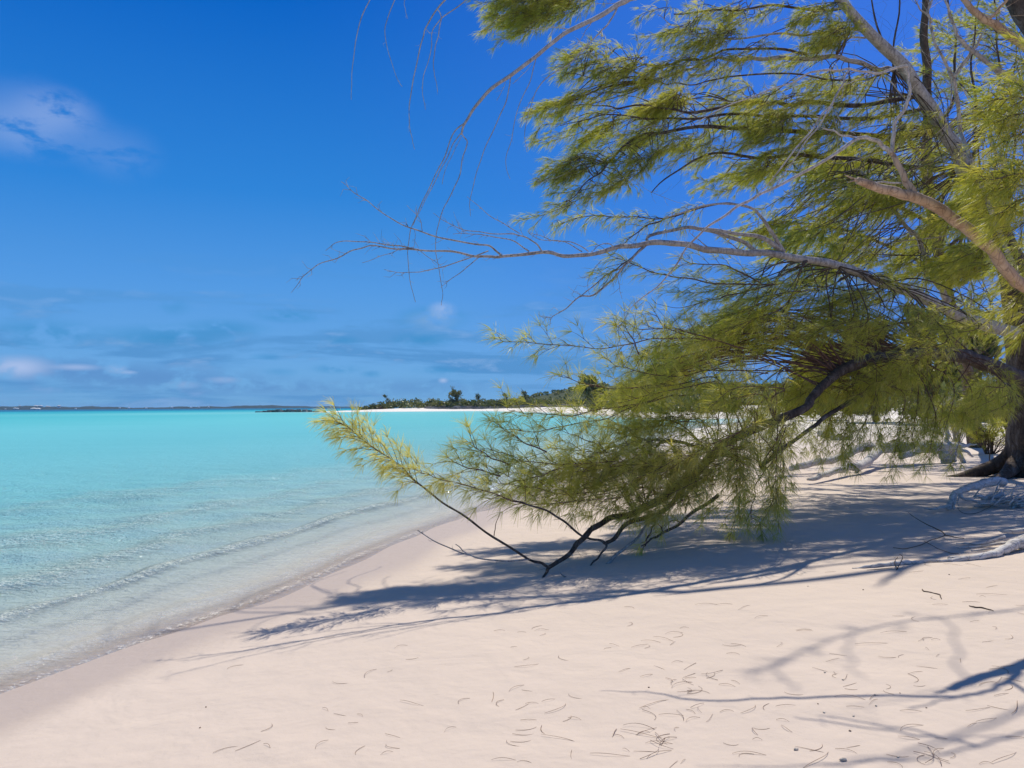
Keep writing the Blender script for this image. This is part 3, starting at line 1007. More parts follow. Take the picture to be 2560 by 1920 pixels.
for a in np.linspace(0, 6.28, 9, endpoint=False):      # flared root buttresses
    l_ = rng.uniform(0.7, 1.4)
    q = np.array([TB + (math.cos(a) * 0.30, math.sin(a) * 0.30, 0.75), TB + (math.cos(a) * 0.55, math.sin(a) * 0.55, 0.26), TB + (math.cos(a + .2) * l_, math.sin(a + .2) * l_, 0.03),
                  TB + (math.cos(a + .3) * l_ * 1.5, math.sin(a + .3) * l_ * 1.5, -0.10)])
    q, r_ = spline(q, (0.12, 0.17, 0.10, 0.04), 4, 0.02)
    mb.tube(q, r_, 8)
mb.build('trunk', [BARK_DARK, BARK_PALE], treeA)


def limb(tree, lines, mat, name='limb', twigs=0, tl=0.2, k=10, amt=0.08):
    mb = MB()
    for p, r in lines:
        mb.tube(p, knots(p, r, amt), k if r[0] > 0.02 else 6)
        if twigs:
            bare_twigs(mb, p, r, max(2, int(twigs * len(p) / 30)), tl)
    return mb.build(name, mat, tree)


# ---- the low bough: out from the trunk, then down to the sand in front
bough_pts = [(2320, 560, 14.6, .17)]
p6, r6 = L(6, [(2330, 600, 14.7, .17), (2180, 510, 14.0, .15), (2000, 430, 13.4, .135), (1850, 365, 12.9, .125), (1700, 315, 12.4, .115), (1400, 292, 11.8, .10), (1100, 310, 11.2, .09),
               (850, 350, 10.7, .082), (620, 450, 10.3, .07), (480, 560, 10.0, .058), (390, 660, 9.8, .054), (270, 790, 9.6, .052)])
p5, r5 = L(5, [(1900, 1030, 9.3, .052), (1650, 1262, 8.95, .05), (1400, 1450, 8.65, .046), (1210, 1600, 8.45, .042)])
p11, r11 = L(11, [(1270, 482, 8.4, .036), (1010, 535, 8.3, .032), (850, 660, 8.15, .03), (700, 790, 8.0, .03), (560, 930, 7.85, .024), (400, 1065, 7.7, .021), (320, 1130, 7.62, .018)])
tip = GZ(1352, 1446)
bp, br = spline(np.vstack([p6, p5, p11, [tip + (0, 0, -0.01)]]), np.concatenate([r6, r5, r11, [0.007]]), 5, 0.008)
f1p, f1r = branch(11, [(2010, 70, 9.0, .034), (1950, 90, 8.95, .03), (1800, 300, 8.75, .028), (1600, 480, 8.55, .026), (1250, 590, 8.3, .024), (1080, 770, 8.1, .022), (985, 815, 8.05, .018),
                       (930, 795, 8.03, .013), (800, 765, 7.98, .012), (700, 722, 7.92, .0115), (500, 570, 7.8, .011), (350, 468, 7.7, .010), (100, 372, 7.55, .009), (-70, 335, 7.5, .008)])
f1b, f1br = branch(11, [(985, 815, 8.05, .014), (1000, 845, 8.0, .012), (925, 955, 7.95, .010), (850, 1040, 7.9, .009), (790, 1105, 7.85, .007)])
sp_tip, sp_r = branch(10, [(1415, 1520, 7.63, .017), (1370, 1495, 7.6, .015), (1280, 1460, 7.55, .013), (1090, 1340, 7.5, .012), (900, 1210, 7.45, .011), (740, 1100, 7.4, .010), (610, 985, 7.35, .009),
                           (540, 920, 7.32), (430, 850, 7.28), (330, 770, 7.25), (240, 700, 7.22), (175, 680, 7.2, .003)], .0085, .003)
stk, stkr = branch(10, [(1300, 1470, 7.56, .010), (1150, 1480, 7.5, .0085), (1000, 1462, 7.4, .0075), (930, 1440, 7.36, .007), (800, 1390, 7.3, .006), (655, 1303, 7.2, .005)])
stk2, stk2r = branch(10, [(950, 1447, 7.37, .006), (915, 1420, 7.34, .005), (875, 1388, 7.3, .0045)])
wht, whtr = branch(11, [(1470, 590, 8.35, .012), (1320, 790, 8.15, .014), (1200, 880, 8.05, .0155), (1050, 1010, 7.95, .016), (950, 1110, 7.85, .017), (860, 1195, 7.75, .015), (790, 1255, 7.65, .017), (700, 1295, 7.58, .012),
                        (600, 1270, 7.5, .011), (460, 1160, 7.4, .007)])
third, thirdr = branch(11, [(2280, 270, 8.9, .024), (2150, 370, 8.8, .022), (2000, 460, 8.7, .02), (1800, 620, 8.5, .017), (1600, 725, 8.35, .013), (1500, 785, 8.25, .010), (1400, 860, 8.15, .006)])
t3u, t3ur = branch(6, [(960, 545, 11.2, .04), (750, 680, 10.7, .032), (500, 830, 10.0, .028), (400, 920, 9.8, .026), (200, 1060, 9.4, .025), (60, 1160, 9.2, .024), (-60, 1270, 8.95, .024)])
hook, hookr = branch(5, [(1650, 1110, 8.9, .016), (1500, 1068, 8.8, .02), (1380, 1048, 8.75, .018), (1280, 1060, 8.7, .017), (1240, 1110, 8.68, .012), (1250, 1180, 8.66, .010), (1300, 1210, 8.65, .006)])
lowbough = limb(treeA, [(bp, br), (f1p, f1r), (f1b, f1br), (sp_tip, sp_r), (third, thirdr), (t3u, t3ur), (hook, hookr)], BARK_DARK, twigs=4, tl=0.12)
limb(treeA, [(wht, whtr)], BARK_PALE, 'dead_stick', twigs=4, tl=0.06)
limb(treeA, [(stk, stkr), (stk2, stk2r)], BARK_DEAD, 'dead_stick', twigs=6, tl=0.05)

# leafy side branches of the low bough, traced
FB = Foliage()
LOW = dict(nl=0.185, droop=(-0.03, 0, -0.30), spread=0.95, tint=0.68, whorl=10, end=16, step=0.088, nstep=0.085)
leafy(FB, sp_tip[26:], sp_r[26:], wood=False, start=0.08, step=0.020, tl=(0.14, 0.36), nl=0.16, droop=(-0.1, 0, -0.5), tint=0.92, tvar=0.07, whorl=9, end=14, spread=0.7, own=0.6)
for t, pts, kw in (
    (5, [(1800, 182, 9.9), (1550, 156, 9.4), (1250, 165, 8.9), (1000, 210, 8.6), (750, 240, 8.4), (350, 215, 8.2), (0, 188, 8.0), (-130, 165, 7.95)], dict(start=0.05, up=0.25, step=.10, tint=0.45)),
    (5, [(2000, 250, 9.9), (1600, 122, 9.3), (1350, 72, 9.0), (1130, 80, 8.8), (1000, 30, 8.7), (900, 60, 8.6)], dict(start=0.2, up=0.3, tint=0.75)),
    (5, [(1500, 130, 9.1), (1320, 60, 9.0), (1250, -30, 8.9), (1180, -60, 8.85)], dict(start=0.2, up=0.2, tint=0.7)),
    (5, [(1100, 300, 8.7), (1030, 150, 8.6), (950, 40, 8.5), (900, 110, 8.4)], dict(start=0.2, up=0.2, tint=0.95)),
    (5, [(1350, 560, 9.2), (1100, 577, 8.9), (900, 590, 8.7), (700, 570, 8.5), (480, 500, 8.3), (420, 480, 8.25)], dict(start=0.25, tint=0.6)),
    (5, [(2212, 462, 9.9), (1950, 435, 9.5), (1700, 440, 9.2), (1400, 490, 9.0), (1100, 440, 8.7), (900, 395, 8.5), (790, 320, 8.4)], dict(start=0.1, tint=0.62)),
    (5, [(1500, 650, 9.2), (1350, 660, 9.0), (1050, 735, 8.7), (800, 770, 8.5), (500, 822, 8.3), (300, 812, 8.2), (150, 808, 8.1), (0, 780, 8.0), (-40, 760, 7.95)], dict(start=0.2, step=.10, tint=0.68)),
    (5, [(1300, 650, 9.0), (1150, 712, 8.8), (1000, 770, 8.6), (800, 850, 8.45), (500, 905, 8.3), (250, 962, 8.2), (0, 945, 8.05), (-120, 930, 8.0)], dict(start=0.12, step=.10, tint=0.6)),
    (5, [(1550, 1240, 8.8), (1130, 1232, 8.6), (900, 1256, 8.5), (550, 1250, 8.3), (200, 1230, 8.1), (0, 1175, 8.0), (-200, 1120, 7.9), (-330, 1135, 7.8)], dict(start=0.1, tint=0.7)),
    (5, [(560, 1255, 8.3), (750, 1150, 8.4), (900, 1100, 8.5), (1150, 1060, 8.6)], dict(start=0.0, tint=0.5)),
    (5, [(820, 1150, 8.5), (700, 1060, 8.4), (560, 1000, 8.3), (420, 960, 8.2)], dict(start=0.1, tint=0.45, step=.1)),
    (5, [(800, 1200, 8.4), (400, 1290, 8.1), (230, 1350, 8.0), (50, 1390, 7.9), (-120, 1300, 7.8)], dict(start=0.05, tint=0.6)),
    (5, [(1450, 1452, 8.65), (1200, 1450, 8.5), (1000, 1442, 8.4), (800, 1480, 8.3), (500, 1502, 8.15), (200, 1455, 8.0), (0, 1430, 7.9), (-200, 1380, 7.8)], dict(start=0.25, step=.10, tint=0.6)),
    (5, [(1310, 1200, 8.6), (1190, 1360, 8.5), (1000, 1460, 8.4), (700, 1522, 8.25), (400, 1582, 8.1), (100, 1588, 7.95), (-60, 1540, 7.85)], dict(start=0.3, step=.13, tint=0.55)),
    (5, [(120, 1590, 7.57), (0, 1552, 7.5), (-240, 1480, 7.42), (-500, 1400, 7.35), (-720, 1340, 7.3), (-830, 1300, 7.26)], dict(start=0.0, step=.05, tint=0.85, tl=(.12, .32))),
    (5, [(-100, 1350, 7.8), (-300, 1290, 7.7), (-480, 1240, 7.6), (-560, 1190, 7.55)], dict(start=0.0, tint=0.8, step=.06)),
    (5, [(-20, 1250, 7.9), (-200, 1180, 7.8), (-330, 1080, 7.7), (-350, 990, 7.65)], dict(start=0.1, tint=0.75)),
    (5, [(300, 1140, 8.1), (120, 1060, 8.0), (20, 1000, 7.95), (-80, 960, 7.9)], dict(start=0.0, tint=0.6)),
    (6, [(60, 1150, 9.2), (-60, 1000, 9.0), (-150, 800, 8.8), (-280, 680, 8.6)], dict(start=0.1, tint=0.75, tl=(.2, .4))),
    (6, [(150, 1000, 9.3), (120, 1150, 9.0), (140, 1250, 8.85), (110, 1400, 8.75), (60, 1600, 8.7)], dict(start=0.1, tint=0.9, bend=(0, 0, -0.7), tl=(.2, .4), whorl=9)),
    (6, [(50, 1100, 9.2), (20, 1250, 9.0), (-100, 1400, 8.9), (-120, 1550, 8.85), (-150, 1680, 8.8), (-80, 1750, 8.8)], dict(start=0.15, tint=0.7, bend=(0, 0, -0.6), whorl=9)),
    (6, [(1300, 600, 11), (1280, 800, 10.9), (1260, 950, 10.8), (1240, 1060, 10.75)], dict(start=0.1, tint=0.4, bend=(0, 0, -.6))),
    (6, [(900, 700, 10.8), (850, 850, 10.7), (800, 950, 10.6)], dict(start=0.1, tint=0.35, bend=(0, 0, -.6))),
    (11, [(1900, 480, 8.65), (1930, 350, 8.6), (1940, 230, 8.55), (1930, 180, 8.55)], dict(start=0.2, tint=0.55, up=.4, tl=(.08, .2))),
    (11, [(1650, 700, 8.4), (1600, 600, 8.35), (1500, 500, 8.3), (1400, 460, 8.25)], dict(start=0.1, tint=0.85, tl=(.1, .25))),
    (11, [(1450, 800, 8.2), (1520, 660, 8.2), (1560, 560, 8.2)], dict(start=0.1, tint=0.85, tl=(.1, .22))),
    (11, [(1850, 580, 8.55), (1740, 560, 8.5), (1640, 640, 8.4)], dict(start=0.1, tint=0.85, tl=(.1, .25))),
    (11, [(1480, 800, 8.2), (1430, 850, 8.18), (1410, 900, 8.17)], dict(start=0.1, tint=1.0, tl=(.05, .12), bend=(0, 0, -.8))),
):
    k = dict(LOW); k.update(kw)
    p, r = branch(t, pts, 0.0085, 0.0022, 6, 0.006)
    leafy(FB, p, r, **k)
# bare drooping twigs under the bough
for t, pts in ((11, [(1500, 360, 8.5), (1380, 290, 8.45), (1210, 225, 8.4), (1000, 150, 8.3)]), (11, [(1480, 400, 8.5), (1300, 410, 8.45), (1080, 370, 8.4), (1020, 260, 8.35)]),
               (11, [(1290, 455, 8.4), (1060, 430, 8.3), (850, 380, 8.2), (660, 270, 8.1)]), (10, [(1095, 1335, 7.5), (1100, 1290, 7.5), (1125, 1220, 7.5), (1130, 1170, 7.5)]),
               (5, [(1180, 1400, 8.5), (1190, 1330, 8.5), (1180, 1250, 8.5)])):
    p, r = branch(t, pts, 0.005, 0.002, 5, 0.004)
    FB.mb.tube(p, r, 5, 1)


def fill(F, limbs, poly, dr, n, tmin, seed, curve=0.12, lenr=(0.5, 1.2), **kw):
    """grow leafy branchlets out of the given limbs towards points spread through a part of the crown"""
    poly = np.array(poly, float)
    lo, hi = poly.min(0), poly.max(0)
    nodes = np.vstack([q for q in limbs])
    pos = unit(np.array(tmin, float))
    g = np.random.default_rng(seed)
    cnt = tries = 0
    clump = kw.pop('clump', 1)
    cx = cy = None
    while cnt < n and tries < n * 60:
        tries += 1
        if clump == 1 or cx is None or g.random() < 1.0 / clump:
            x, y = g.uniform(lo, hi)
            fresh = True
        else:
            x, y = g.normal((cx, cy), (20, 11))
            fresh = False
        ins = False
        j = len(poly) - 1
        for i in range(len(poly)):
            if (poly[i][1] > y) != (poly[j][1] > y) and x < (poly[j][0] - poly[i][0]) * (y - poly[i][1]) / (poly[j][1] - poly[i][1]) + poly[i][0]:
                ins = not ins
            j = i
        if not ins:
            continue
        if fresh:
            cx, cy = x, y
        tgt = P(x, y, g.uniform(*dr))
        vec = tgt - nodes
        dist = np.linalg.norm(vec, axis=1)
        al = (vec * pos).sum(1) / (dist + 1e-6)
        cost = dist * (1.6 - al)
        cost[dist < 0.25] = 99
        i = int(np.argmin(cost))
        a = nodes[i]
        dvec = tgt - a
        dl = np.linalg.norm(dvec)
        # the leafy end sweeps along the wind direction
        endl = g.uniform(*lenr)
        e0 = tgt - pos * endl * 0.5
        mid = (a + e0) * 0.5 + UP * curve * dl + g.normal(scale=0.06 * dl, size=3)
        e1 = tgt + g.normal(scale=0.05, size=3)
        e2 = tgt + (pos + g.normal(scale=0.18, size=3)) * endl * 0.5
        p = spline([a, mid, e0, e1, e2], None, 5, 0.006)
        r = np.linspace(0.011 if dl > 1 else 0.008, 0.0022, len(p))
        Lt = np.linalg.norm(np.diff(p, axis=0), axis=1).sum()
        st = max(0.12, 1 - (endl * 1.35) / Lt)
        k = dict(kw)
        k['start'] = st
        leafy(F, p, r, **k)
        cnt += 1


bough_nodes = [bp[:70], t3u, third, f1p[:30]]
fill(FB, bough_nodes, [(1560, 870), (1900, 790), (2250, 800), (2540, 860), (2540, 1010), (2300, 1075), (2150, 1040), (2030, 1010), (1900, 1010), (1700, 1010), (1560, 960)], (10.0, 12.4), 84,
     (-0.75, -0.35, -0.35), 11, **dict(LOW, clump=3, tint=0.62, step=0.095, tl=(.14, .36), bend=(-.1, 0, -.5), spread=.9, nl=.185))
fill(FB, bough_nodes, [(1560, 900), (1750, 850), (1960, 900), (1960, 1060), (1830, 1130), (1600, 1130), (1470, 1070)], (8.2, 9.1), 15, (-0.85, -0.25, -0.15), 12, **dict(LOW, clump=3, tint=0.66))
fill(FB, [bp[45:80], f1p[:40]], [(1330, 1130), (1600, 1090), (1800, 1120), (1640, 1230), (1500, 1260), (1360, 1230)], (8.0, 8.7), 16, (-0.85, -0.25, -0.1), 13, **dict(LOW, tint=0.7))
fill(FB, [bp[40:75], f1p[:40], third], [(1470, 1180), (1750, 1110), (1820, 1190), (1710, 1290), (1560, 1275)], (7.9, 8.6), 18, (-0.75, -0.3, -0.35), 14, **dict(LOW, tint=0.9, tl=(.12, .3)))
fill(FB, [t3u, third, bp[30:60]], [(1800, 1060), (1960, 1080), (1970, 1180), (1890, 1310), (1850, 1250), (1800, 1160)], (8.5, 9.0), 9, (-0.2, -0.2, -0.95), 15, **dict(LOW, tint=0.8, tl=(.14, .34), bend=(0, 0, -.7)))
fill(FB, bough_nodes, [(1850, 1010), (2430, 1000), (2420, 1080), (2250, 1110), (2050, 1100), (1900, 1080)], (10, 12.5), 36, (-0.3, -0.2, -0.9), 16, **dict(LOW, tint=0.52, tl=(.14, .34), bend=(0, 0, -.7)))
fill(FB, [bp[:30]], [(1720, 800), (2100, 790), (2540, 860), (2560, 1000), (2300, 1040), (1800, 1000)], (12.4, 14.0), 48, (-0.75, -0.2, -0.4), 17, **dict(LOW, clump=2, tint=0.5, step=.12, wid=.0042))
FB.build(lowbough, NEEDLE, TWIG_RED)

# ---- the long half-dead limb reaching left over the beach
hp4, hr4 = L(4, far2([(2150, 1500, 14.3, .12), (1800, 1400, 13.6, .105), (1500, 1270, 13.0, .095), (1400, 1220, 12.7, .09), (1200, 1130, 12.2, .08), (1000, 1070, 11.6, .072), (800, 985, 11.0, .064), (600, 905, 10.5, .055),
                 (300, 860, 10.0, .047), (0, 808, 9.6, .042)]))
hp3, hr3 = L(3, far2([(2000, 795, 9.4, .040), (1700, 778, 9.2, .038), (1500, 735, 9.05, .034), (1280, 708, 8.9, .032), (1080, 735, 8.8, .029), (900, 760, 8.7, .026), (660, 820, 8.6, .022), (450, 820, 8.5, .020), (260, 802, 8.4, .019), (0, 830, 8.3, .016)]))
hp9, hr9 = L(9, far2([(1250, 1475, 8.25, .015), (1150, 1478, 8.2, .013), (1000, 1455, 8.1, .0105), (800, 1438, 8.0, .0085), (660, 1430, 7.95, .0075), (540, 1420, 7.9, .0065), (440, 1435, 7.85, .006), (330, 1480, 7.8, .005),
                 (200, 1540, 7.7, .004), (120, 1610, 7.65, .0032), (70, 1680, 7.6, .002)]))
hpp, hpr = spline(np.vstack([hp4, hp3, hp9]), np.concatenate([hr4, hr3, hr9]), 5, 0.006)
hl = [(hpp, hpr)]
for t, pts, a, b in (
    (9, [(800, 1438, 8.0), (660, 1415, 7.95), (520, 1395, 7.9), (400, 1388, 7.85), (310, 1405, 7.8), (265, 1445, 7.78)], .006, .0022),
    (9, [(1275, 1472, 8.25), (1220, 1425, 8.22), (1150, 1410, 8.2), (950, 1375, 8.1), (820, 1335, 8.05), (740, 1310, 8.0), (640, 1260, 7.95), (520, 1170, 7.9), (430, 1110, 7.85), (350, 1045, 7.8)], .009, .002),
    (9, [(1515, 1455, 8.4), (1470, 1400, 8.38), (1400, 1360, 8.35), (1350, 1350, 8.3), (1200, 1345, 8.2), (1080, 1325, 8.15), (980, 1290, 8.1), (880, 1230, 8.05)], .0075, .0015),
    (9, [(1435, 1448, 8.35), (1330, 1385, 8.3), (1200, 1358, 8.2), (1100, 1345, 8.1), (1000, 1350, 8.05)], .006, .0015),
    (9, [(1380, 1345, 8.35), (1290, 1290, 8.3), (1180, 1220, 8.2), (1080, 1130, 8.15)], .004, .001),
    (9, [(1200, 1445, 8.2), (1050, 1500, 8.15), (920, 1545, 8.1), (820, 1560, 8.05), (720, 1570, 8.0), (600, 1557, 7.95)], .006, .0016),
    (9, [(1160, 1470, 8.2), (1050, 1560, 8.15), (980, 1610, 8.1), (930, 1659, 8.05)], .0045, .0018),
    (9, [(1740, 1450, 8.55), (1640, 1395, 8.5), (1500, 1380, 8.45), (1430, 1340, 8.4)], .005, .0015),
    (9, [(800, 1440, 8.0), (870, 1490, 8.0), (930, 1540, 8.0)], .003, .001), (9, [(690, 1435, 7.95), (600, 1470, 7.9), (470, 1515, 7.88)], .003, .001),
    (9, [(820, 1335, 8.05), (800, 1250, 8.0), (730, 1180, 7.98)], .003, .001), (9, [(775, 1320, 8.0), (778, 1380, 8.0), (770, 1430, 8.0)], .002, .001),
    (3, [(660, 790, 8.6), (540, 715, 8.55), (350, 690, 8.5), (220, 650, 8.45), (130, 620, 8.4)], .005, .0015),
    (3, [(880, 750, 8.7), (820, 720, 8.65), (740, 750, 8.6), (680, 790, 8.55)], .005, .003),
    (3, [(1700, 760, 9.2), (1600, 680, 9.15), (1510, 610, 9.1)], .006, .002), (3, [(1950, 770, 9.4), (1850, 690, 9.3), (1740, 640, 9.2)], .006, .002),
    (3, [(2100, 780, 9.6), (1980, 700, 9.5), (1800, 640, 9.4), (1600, 590, 9.3), (1450, 590, 9.2), (1200, 655, 9.0), (1150, 740, 8.85), (1030, 850, 8.7), (960, 930, 8.65), (840, 1060, 8.6), (700, 1165, 8.5), (580, 1182, 8.45),
         (460, 1290, 8.4), (345, 1360, 8.35), (330, 1430, 8.33)], .022, .002),
    (3, [(960, 930, 8.65), (800, 1000, 8.6), (670, 1120, 8.5), (580, 1182, 8.45)], .007, .004), (3, [(345, 1360, 8.35), (285, 1365, 8.33), (250, 1350, 8.3)], .002, .001),
    (3, [(770, 870, 8.65), (690, 970, 8.6), (650, 1070, 8.55), (675, 1160, 8.5)], .003, .0015), (3, [(915, 1000, 8.65), (925, 1100, 8.6), (950, 1200, 8.6)], .0025, .001),
    (4, [(130, 790, 9.8), (70, 690, 9.7), (20, 600, 9.6), (-60, 500, 9.5), (-150, 415, 9.4), (-400, 370, 9.2), (-700, 440, 9.0), (-900, 510, 8.9)], .024, .004),
    (4, [(130, 790, 9.8), (0, 700, 9.6), (-100, 660, 9.5), (-350, 620, 9.3), (-560, 590, 9.2)], .03, .012),
):
    p, r = branch(t, far2(pts), a * 1.2, max(b * 1.2, .0022), 5, 0.004)
    hl.append((p, r))
hlimb = limb(treeA, hl, BARK_PALE, twigs=9, tl=0.16)
FH = Foliage()
UPR = dict(nl=0.155, droop=(-0.2, 0, -0.35), spread=0.6, tint=0.45, whorl=7, end=9, step=0.085, bend=(-0.3, 0, -0.25), fwd=0.95, perp=0.6, tl=(.15, .38))
for t, pts, kw in (
    (3, [(2050, 410, 9.8), (1820, 370, 9.6), (1550, 440, 9.4), (1300, 512, 9.2), (1130, 492, 9.1), (840, 490, 9.0), (600, 492, 8.9), (430, 545, 8.8)], dict(start=.25, step=.055, bend=(-.05, 0, -.75), droop=(-.08, 0, -.6), tint=.5)),
    (3, [(1300, 520, 9.2), (1150, 580, 9.1), (1000, 690, 9.0), (950, 730, 8.95)], dict(start=.1, step=.1, tint=.45)),
    (3, [(2300, 1075, 9.8), (1780, 1070, 9.3), (1500, 1020, 9.1), (1260, 980, 9.0), (1100, 925, 8.9), (1000, 880, 8.8), (840, 820, 8.75)], dict(start=.15, step=.09, tint=.4, up=.1)),
    (3, [(2150, 1060, 9.6), (1950, 960, 9.5), (1800, 900, 9.4), (1560, 900, 9.2), (1480, 860, 9.1)], dict(start=.1, tint=.4, up=.2)),
    (3, [(2250, 1080, 9.8), (1900, 1160, 9.5), (1780, 1200, 9.4), (1650, 1235, 9.3)], dict(start=.2, tint=.55, step=.1)),
    (3, [(2212, 1215, 10), (2000, 1300, 9.8), (1850, 1350, 9.7), (1720, 1440, 9.6)], dict(start=.1, tint=.5)),
    (4, [(700, 1000, 11), (520, 1090, 10.5), (300, 1130, 10), (100, 1150, 9.7), (-100, 1200, 9.5)], dict(start=.1, tint=.45)),
    (4, [(1000, 1220, 11.6), (850, 1160, 11.2), (520, 1100, 10.6), (200, 1080, 10.1), (0, 1060, 9.8)], dict(start=.1, tint=.45)),
    (3, [(1030, 850, 8.7), (960, 900, 8.7), (870, 960, 8.65), (820, 990, 8.6)], dict(start=.1, tint=.35, step=.05)),
):
    k = dict(UPR); k.update(kw)
    p, r = branch(t, far2(pts), 0.011, 0.003, 6, 0.005)
    leafy(FH, p, r, **k)
for t, pts in ((3, [(1650, 1230, 9.3), (1450, 1275, 9.1), (1250, 1245, 9.0)]), (3, [(1250, 1245, 9.0), (1200, 1190, 9.0)])):
    p, r = branch(t, far2(pts), 0.005, 0.002, 5, 0.003)
    FH.mb.tube(p, r, 5, 1)
fill(FH, [hpp[:40]], [(1780, 700), (1900, 680), (2050, 690), (2200, 730), (2350, 770), (2450, 800), (2450, 880), (2100, 860), (1850, 850), (1700, 830)], (9.6, 12.5), 60, (-0.85, -0.2, -0.3), 21, **dict(UPR, tint=.5))
FH.build(hlimb, NEEDLE, TWIG)

# ---- upper crown of the big casuarina: limbs off the grey stem, leafy ends swept by the wind
u1 = branch(2, far_off([(1190, 640, 12.6, .055), (1050, 600, 12.3, .052), (900, 580, 12.0, .05), (700, 525, 11.6, .045), (500, 490, 11.3, .042), (200, 500, 10.9, .038), (0, 510, 10.6, .034), (-220, 515, 10.3, .03), (-450, 505, 10.0, .022), (-700, 600, 9.8, .012), (-1000, 720, 9.6, .006)]), wob=0.018)
u2 = branch(2, far_off([(330, 470, 11.1, .03), (200, 430, 10.9, .024), (-220, 432, 10.5, .02), (-380, 440, 10.4, .019), (-630, 510, 10.2, .017), (-900, 560, 10.0, .014), (-1130, 585, 9.9, .011), (-1330, 640, 9.8, .008), (-1500, 668, 9.7, .006), (-1740, 650, 9.6, .004)]), wob=0.018)
u3 = branch(2, far_off([(860, 260, 11.9, .03), (700, 262, 11.6, .028), (500, 290, 11.2, .024), (280, 285, 10.8, .021), (0, 305, 10.4, .018), (-310, 345, 10.1, .014), (-600, 292, 9.9, .011), (-800, 222, 9.8, .008), (-960, 140, 9.7, .005)]), wob=0.018)
u4 = branch(2, far_off([(1050, 630, 12.3, .02), (700, 700, 11.5, .018), (300, 640, 11.0, .016), (-310, 660, 10.4, .014), (-510, 710, 10.2, .012), (-710, 715, 10.0, .01), (-900, 722, 9.9, .008), (-980, 700, 9.8, .005)]), wob=0.018)
u5 = branch(2, far_off([(1300, 830, 12.9, .05), (900, 900, 12.2, .044), (400, 880, 11.5, .04), (120, 905, 11.2, .036), (0, 890, 11.0, .034), (-200, 880, 10.8, .03), (-700, 975, 10.3, .022), (-910, 930, 10.1, .018), (-1210, 920, 9.9, .014), (-1400, 915, 9.8, .01), (-1560, 910, 9.7, .006)]), wob=0.018)
u6 = branch(2, far_off([(1560, 1120, 13.3, .06), (1100, 1170, 12.6, .05), (500, 1150, 11.8, .045), (0, 1130, 11.2, .04), (-400, 1090, 10.8, .034), (-900, 1130, 10.3, .026), (-1130, 1200, 10.1, .022), (-1310, 1330, 9.9, .018), (-1430, 1450, 9.8, .014), (-1570, 1600, 9.7, .010), (-1740, 1760, 9.6, .006)]), wob=0.018)
u7 = branch(2, far_off([(1400, 930, 13.0, .045), (1000, 1010, 12.4, .04), (500, 1010, 11.9, .034), (0, 1000, 11.4, .028), (-500, 1010, 10.9, .022), (-900, 1020, 10.4, .017), (-1200, 1010, 10.1, .012), (-1500, 1010, 9.9, .008), (-1800, 1090, 9.8, .005)]), wob=0.018)
u8 = branch(2, far_off([(700, 60, 11.5, .03), (450, 90, 11.1, .026), (0, 60, 10.6, .02), (-400, 80, 10.2, .015), (-800, 120, 9.9, .009)]), wob=0.018)
u9 = branch(2, far_off([(q[0], q[1], q[2] + 1.0, q[3]) for q in [(560, -20, 11.1, .03), (200, -60, 10.6, .024), (-400, -50, 10.0, .018), (-1000, -40, 9.6, .014), (-1500, 10, 9.3, .012), (-1760, 90, 9.2, .009), (-2050, 190, 9.1, .005)]]), wob=0.018)
u10 = branch(2, far_off([(q[0], q[1], q[2] + 1.2, q[3]) for q in [(900, -180, 10.7, .035), (300, -260, 10.0, .028), (-500, -260, 9.4, .022), (-1100, -160, 9.1, .018), (-1600, -50, 9.0, .014), (-1950, 10, 8.9, .01), (-2250, 30, 8.85, .005)]]), wob=0.018)
u11 = branch(2, far_off([(1720, 1430, 13.6, .06), (1450, 1450, 13.0, .05), (900, 1400, 12.2, .042), (400, 1350, 11.5, .035), (0, 1350, 11.0, .028), (-500, 1330, 10.5, .02), (-800, 1500, 10.2, .014), (-1000, 1650, 10.0, .008)]), wob=0.018)
u12 = branch(4, far_off([(1560, 1220, 13.6, .07), (1500, 1130, 13.4, .065), (1400, 950, 13.0, .06), (1330, 740, 12.6, .05), (1200, 560, 12.2, .04), (1000, 350, 11.8, .03), (800, 100, 11.4, .02)]), wob=0.018)
ULIMBS = tuple((p_, r_ * 0.78) for p_, r_ in (u1, u2, u3, u4, u5, u6, u7, u8, u9, u10, u11, u12))
uparts = [limb(treeA, [u], BARK_PALE if i in (0, 2, 8, 11) else BARK_DARK, twigs=14, tl=0.35) for i, u in enumerate(ULIMBS)]
UP2 = dict(nl=0.165, droop=(-0.25, 0, -0.38), spread=0.48, tint=0.45, tvar=0.17, whorl=8, end=10, step=0.085, nstep=0.06, bend=(-0.35, -0.05, -0.5), fwd=1.0, perp=0.6, tl=(.14, .34), up=0.05, wid=.0034)
WIND = (-0.80, -0.1, -0.38)
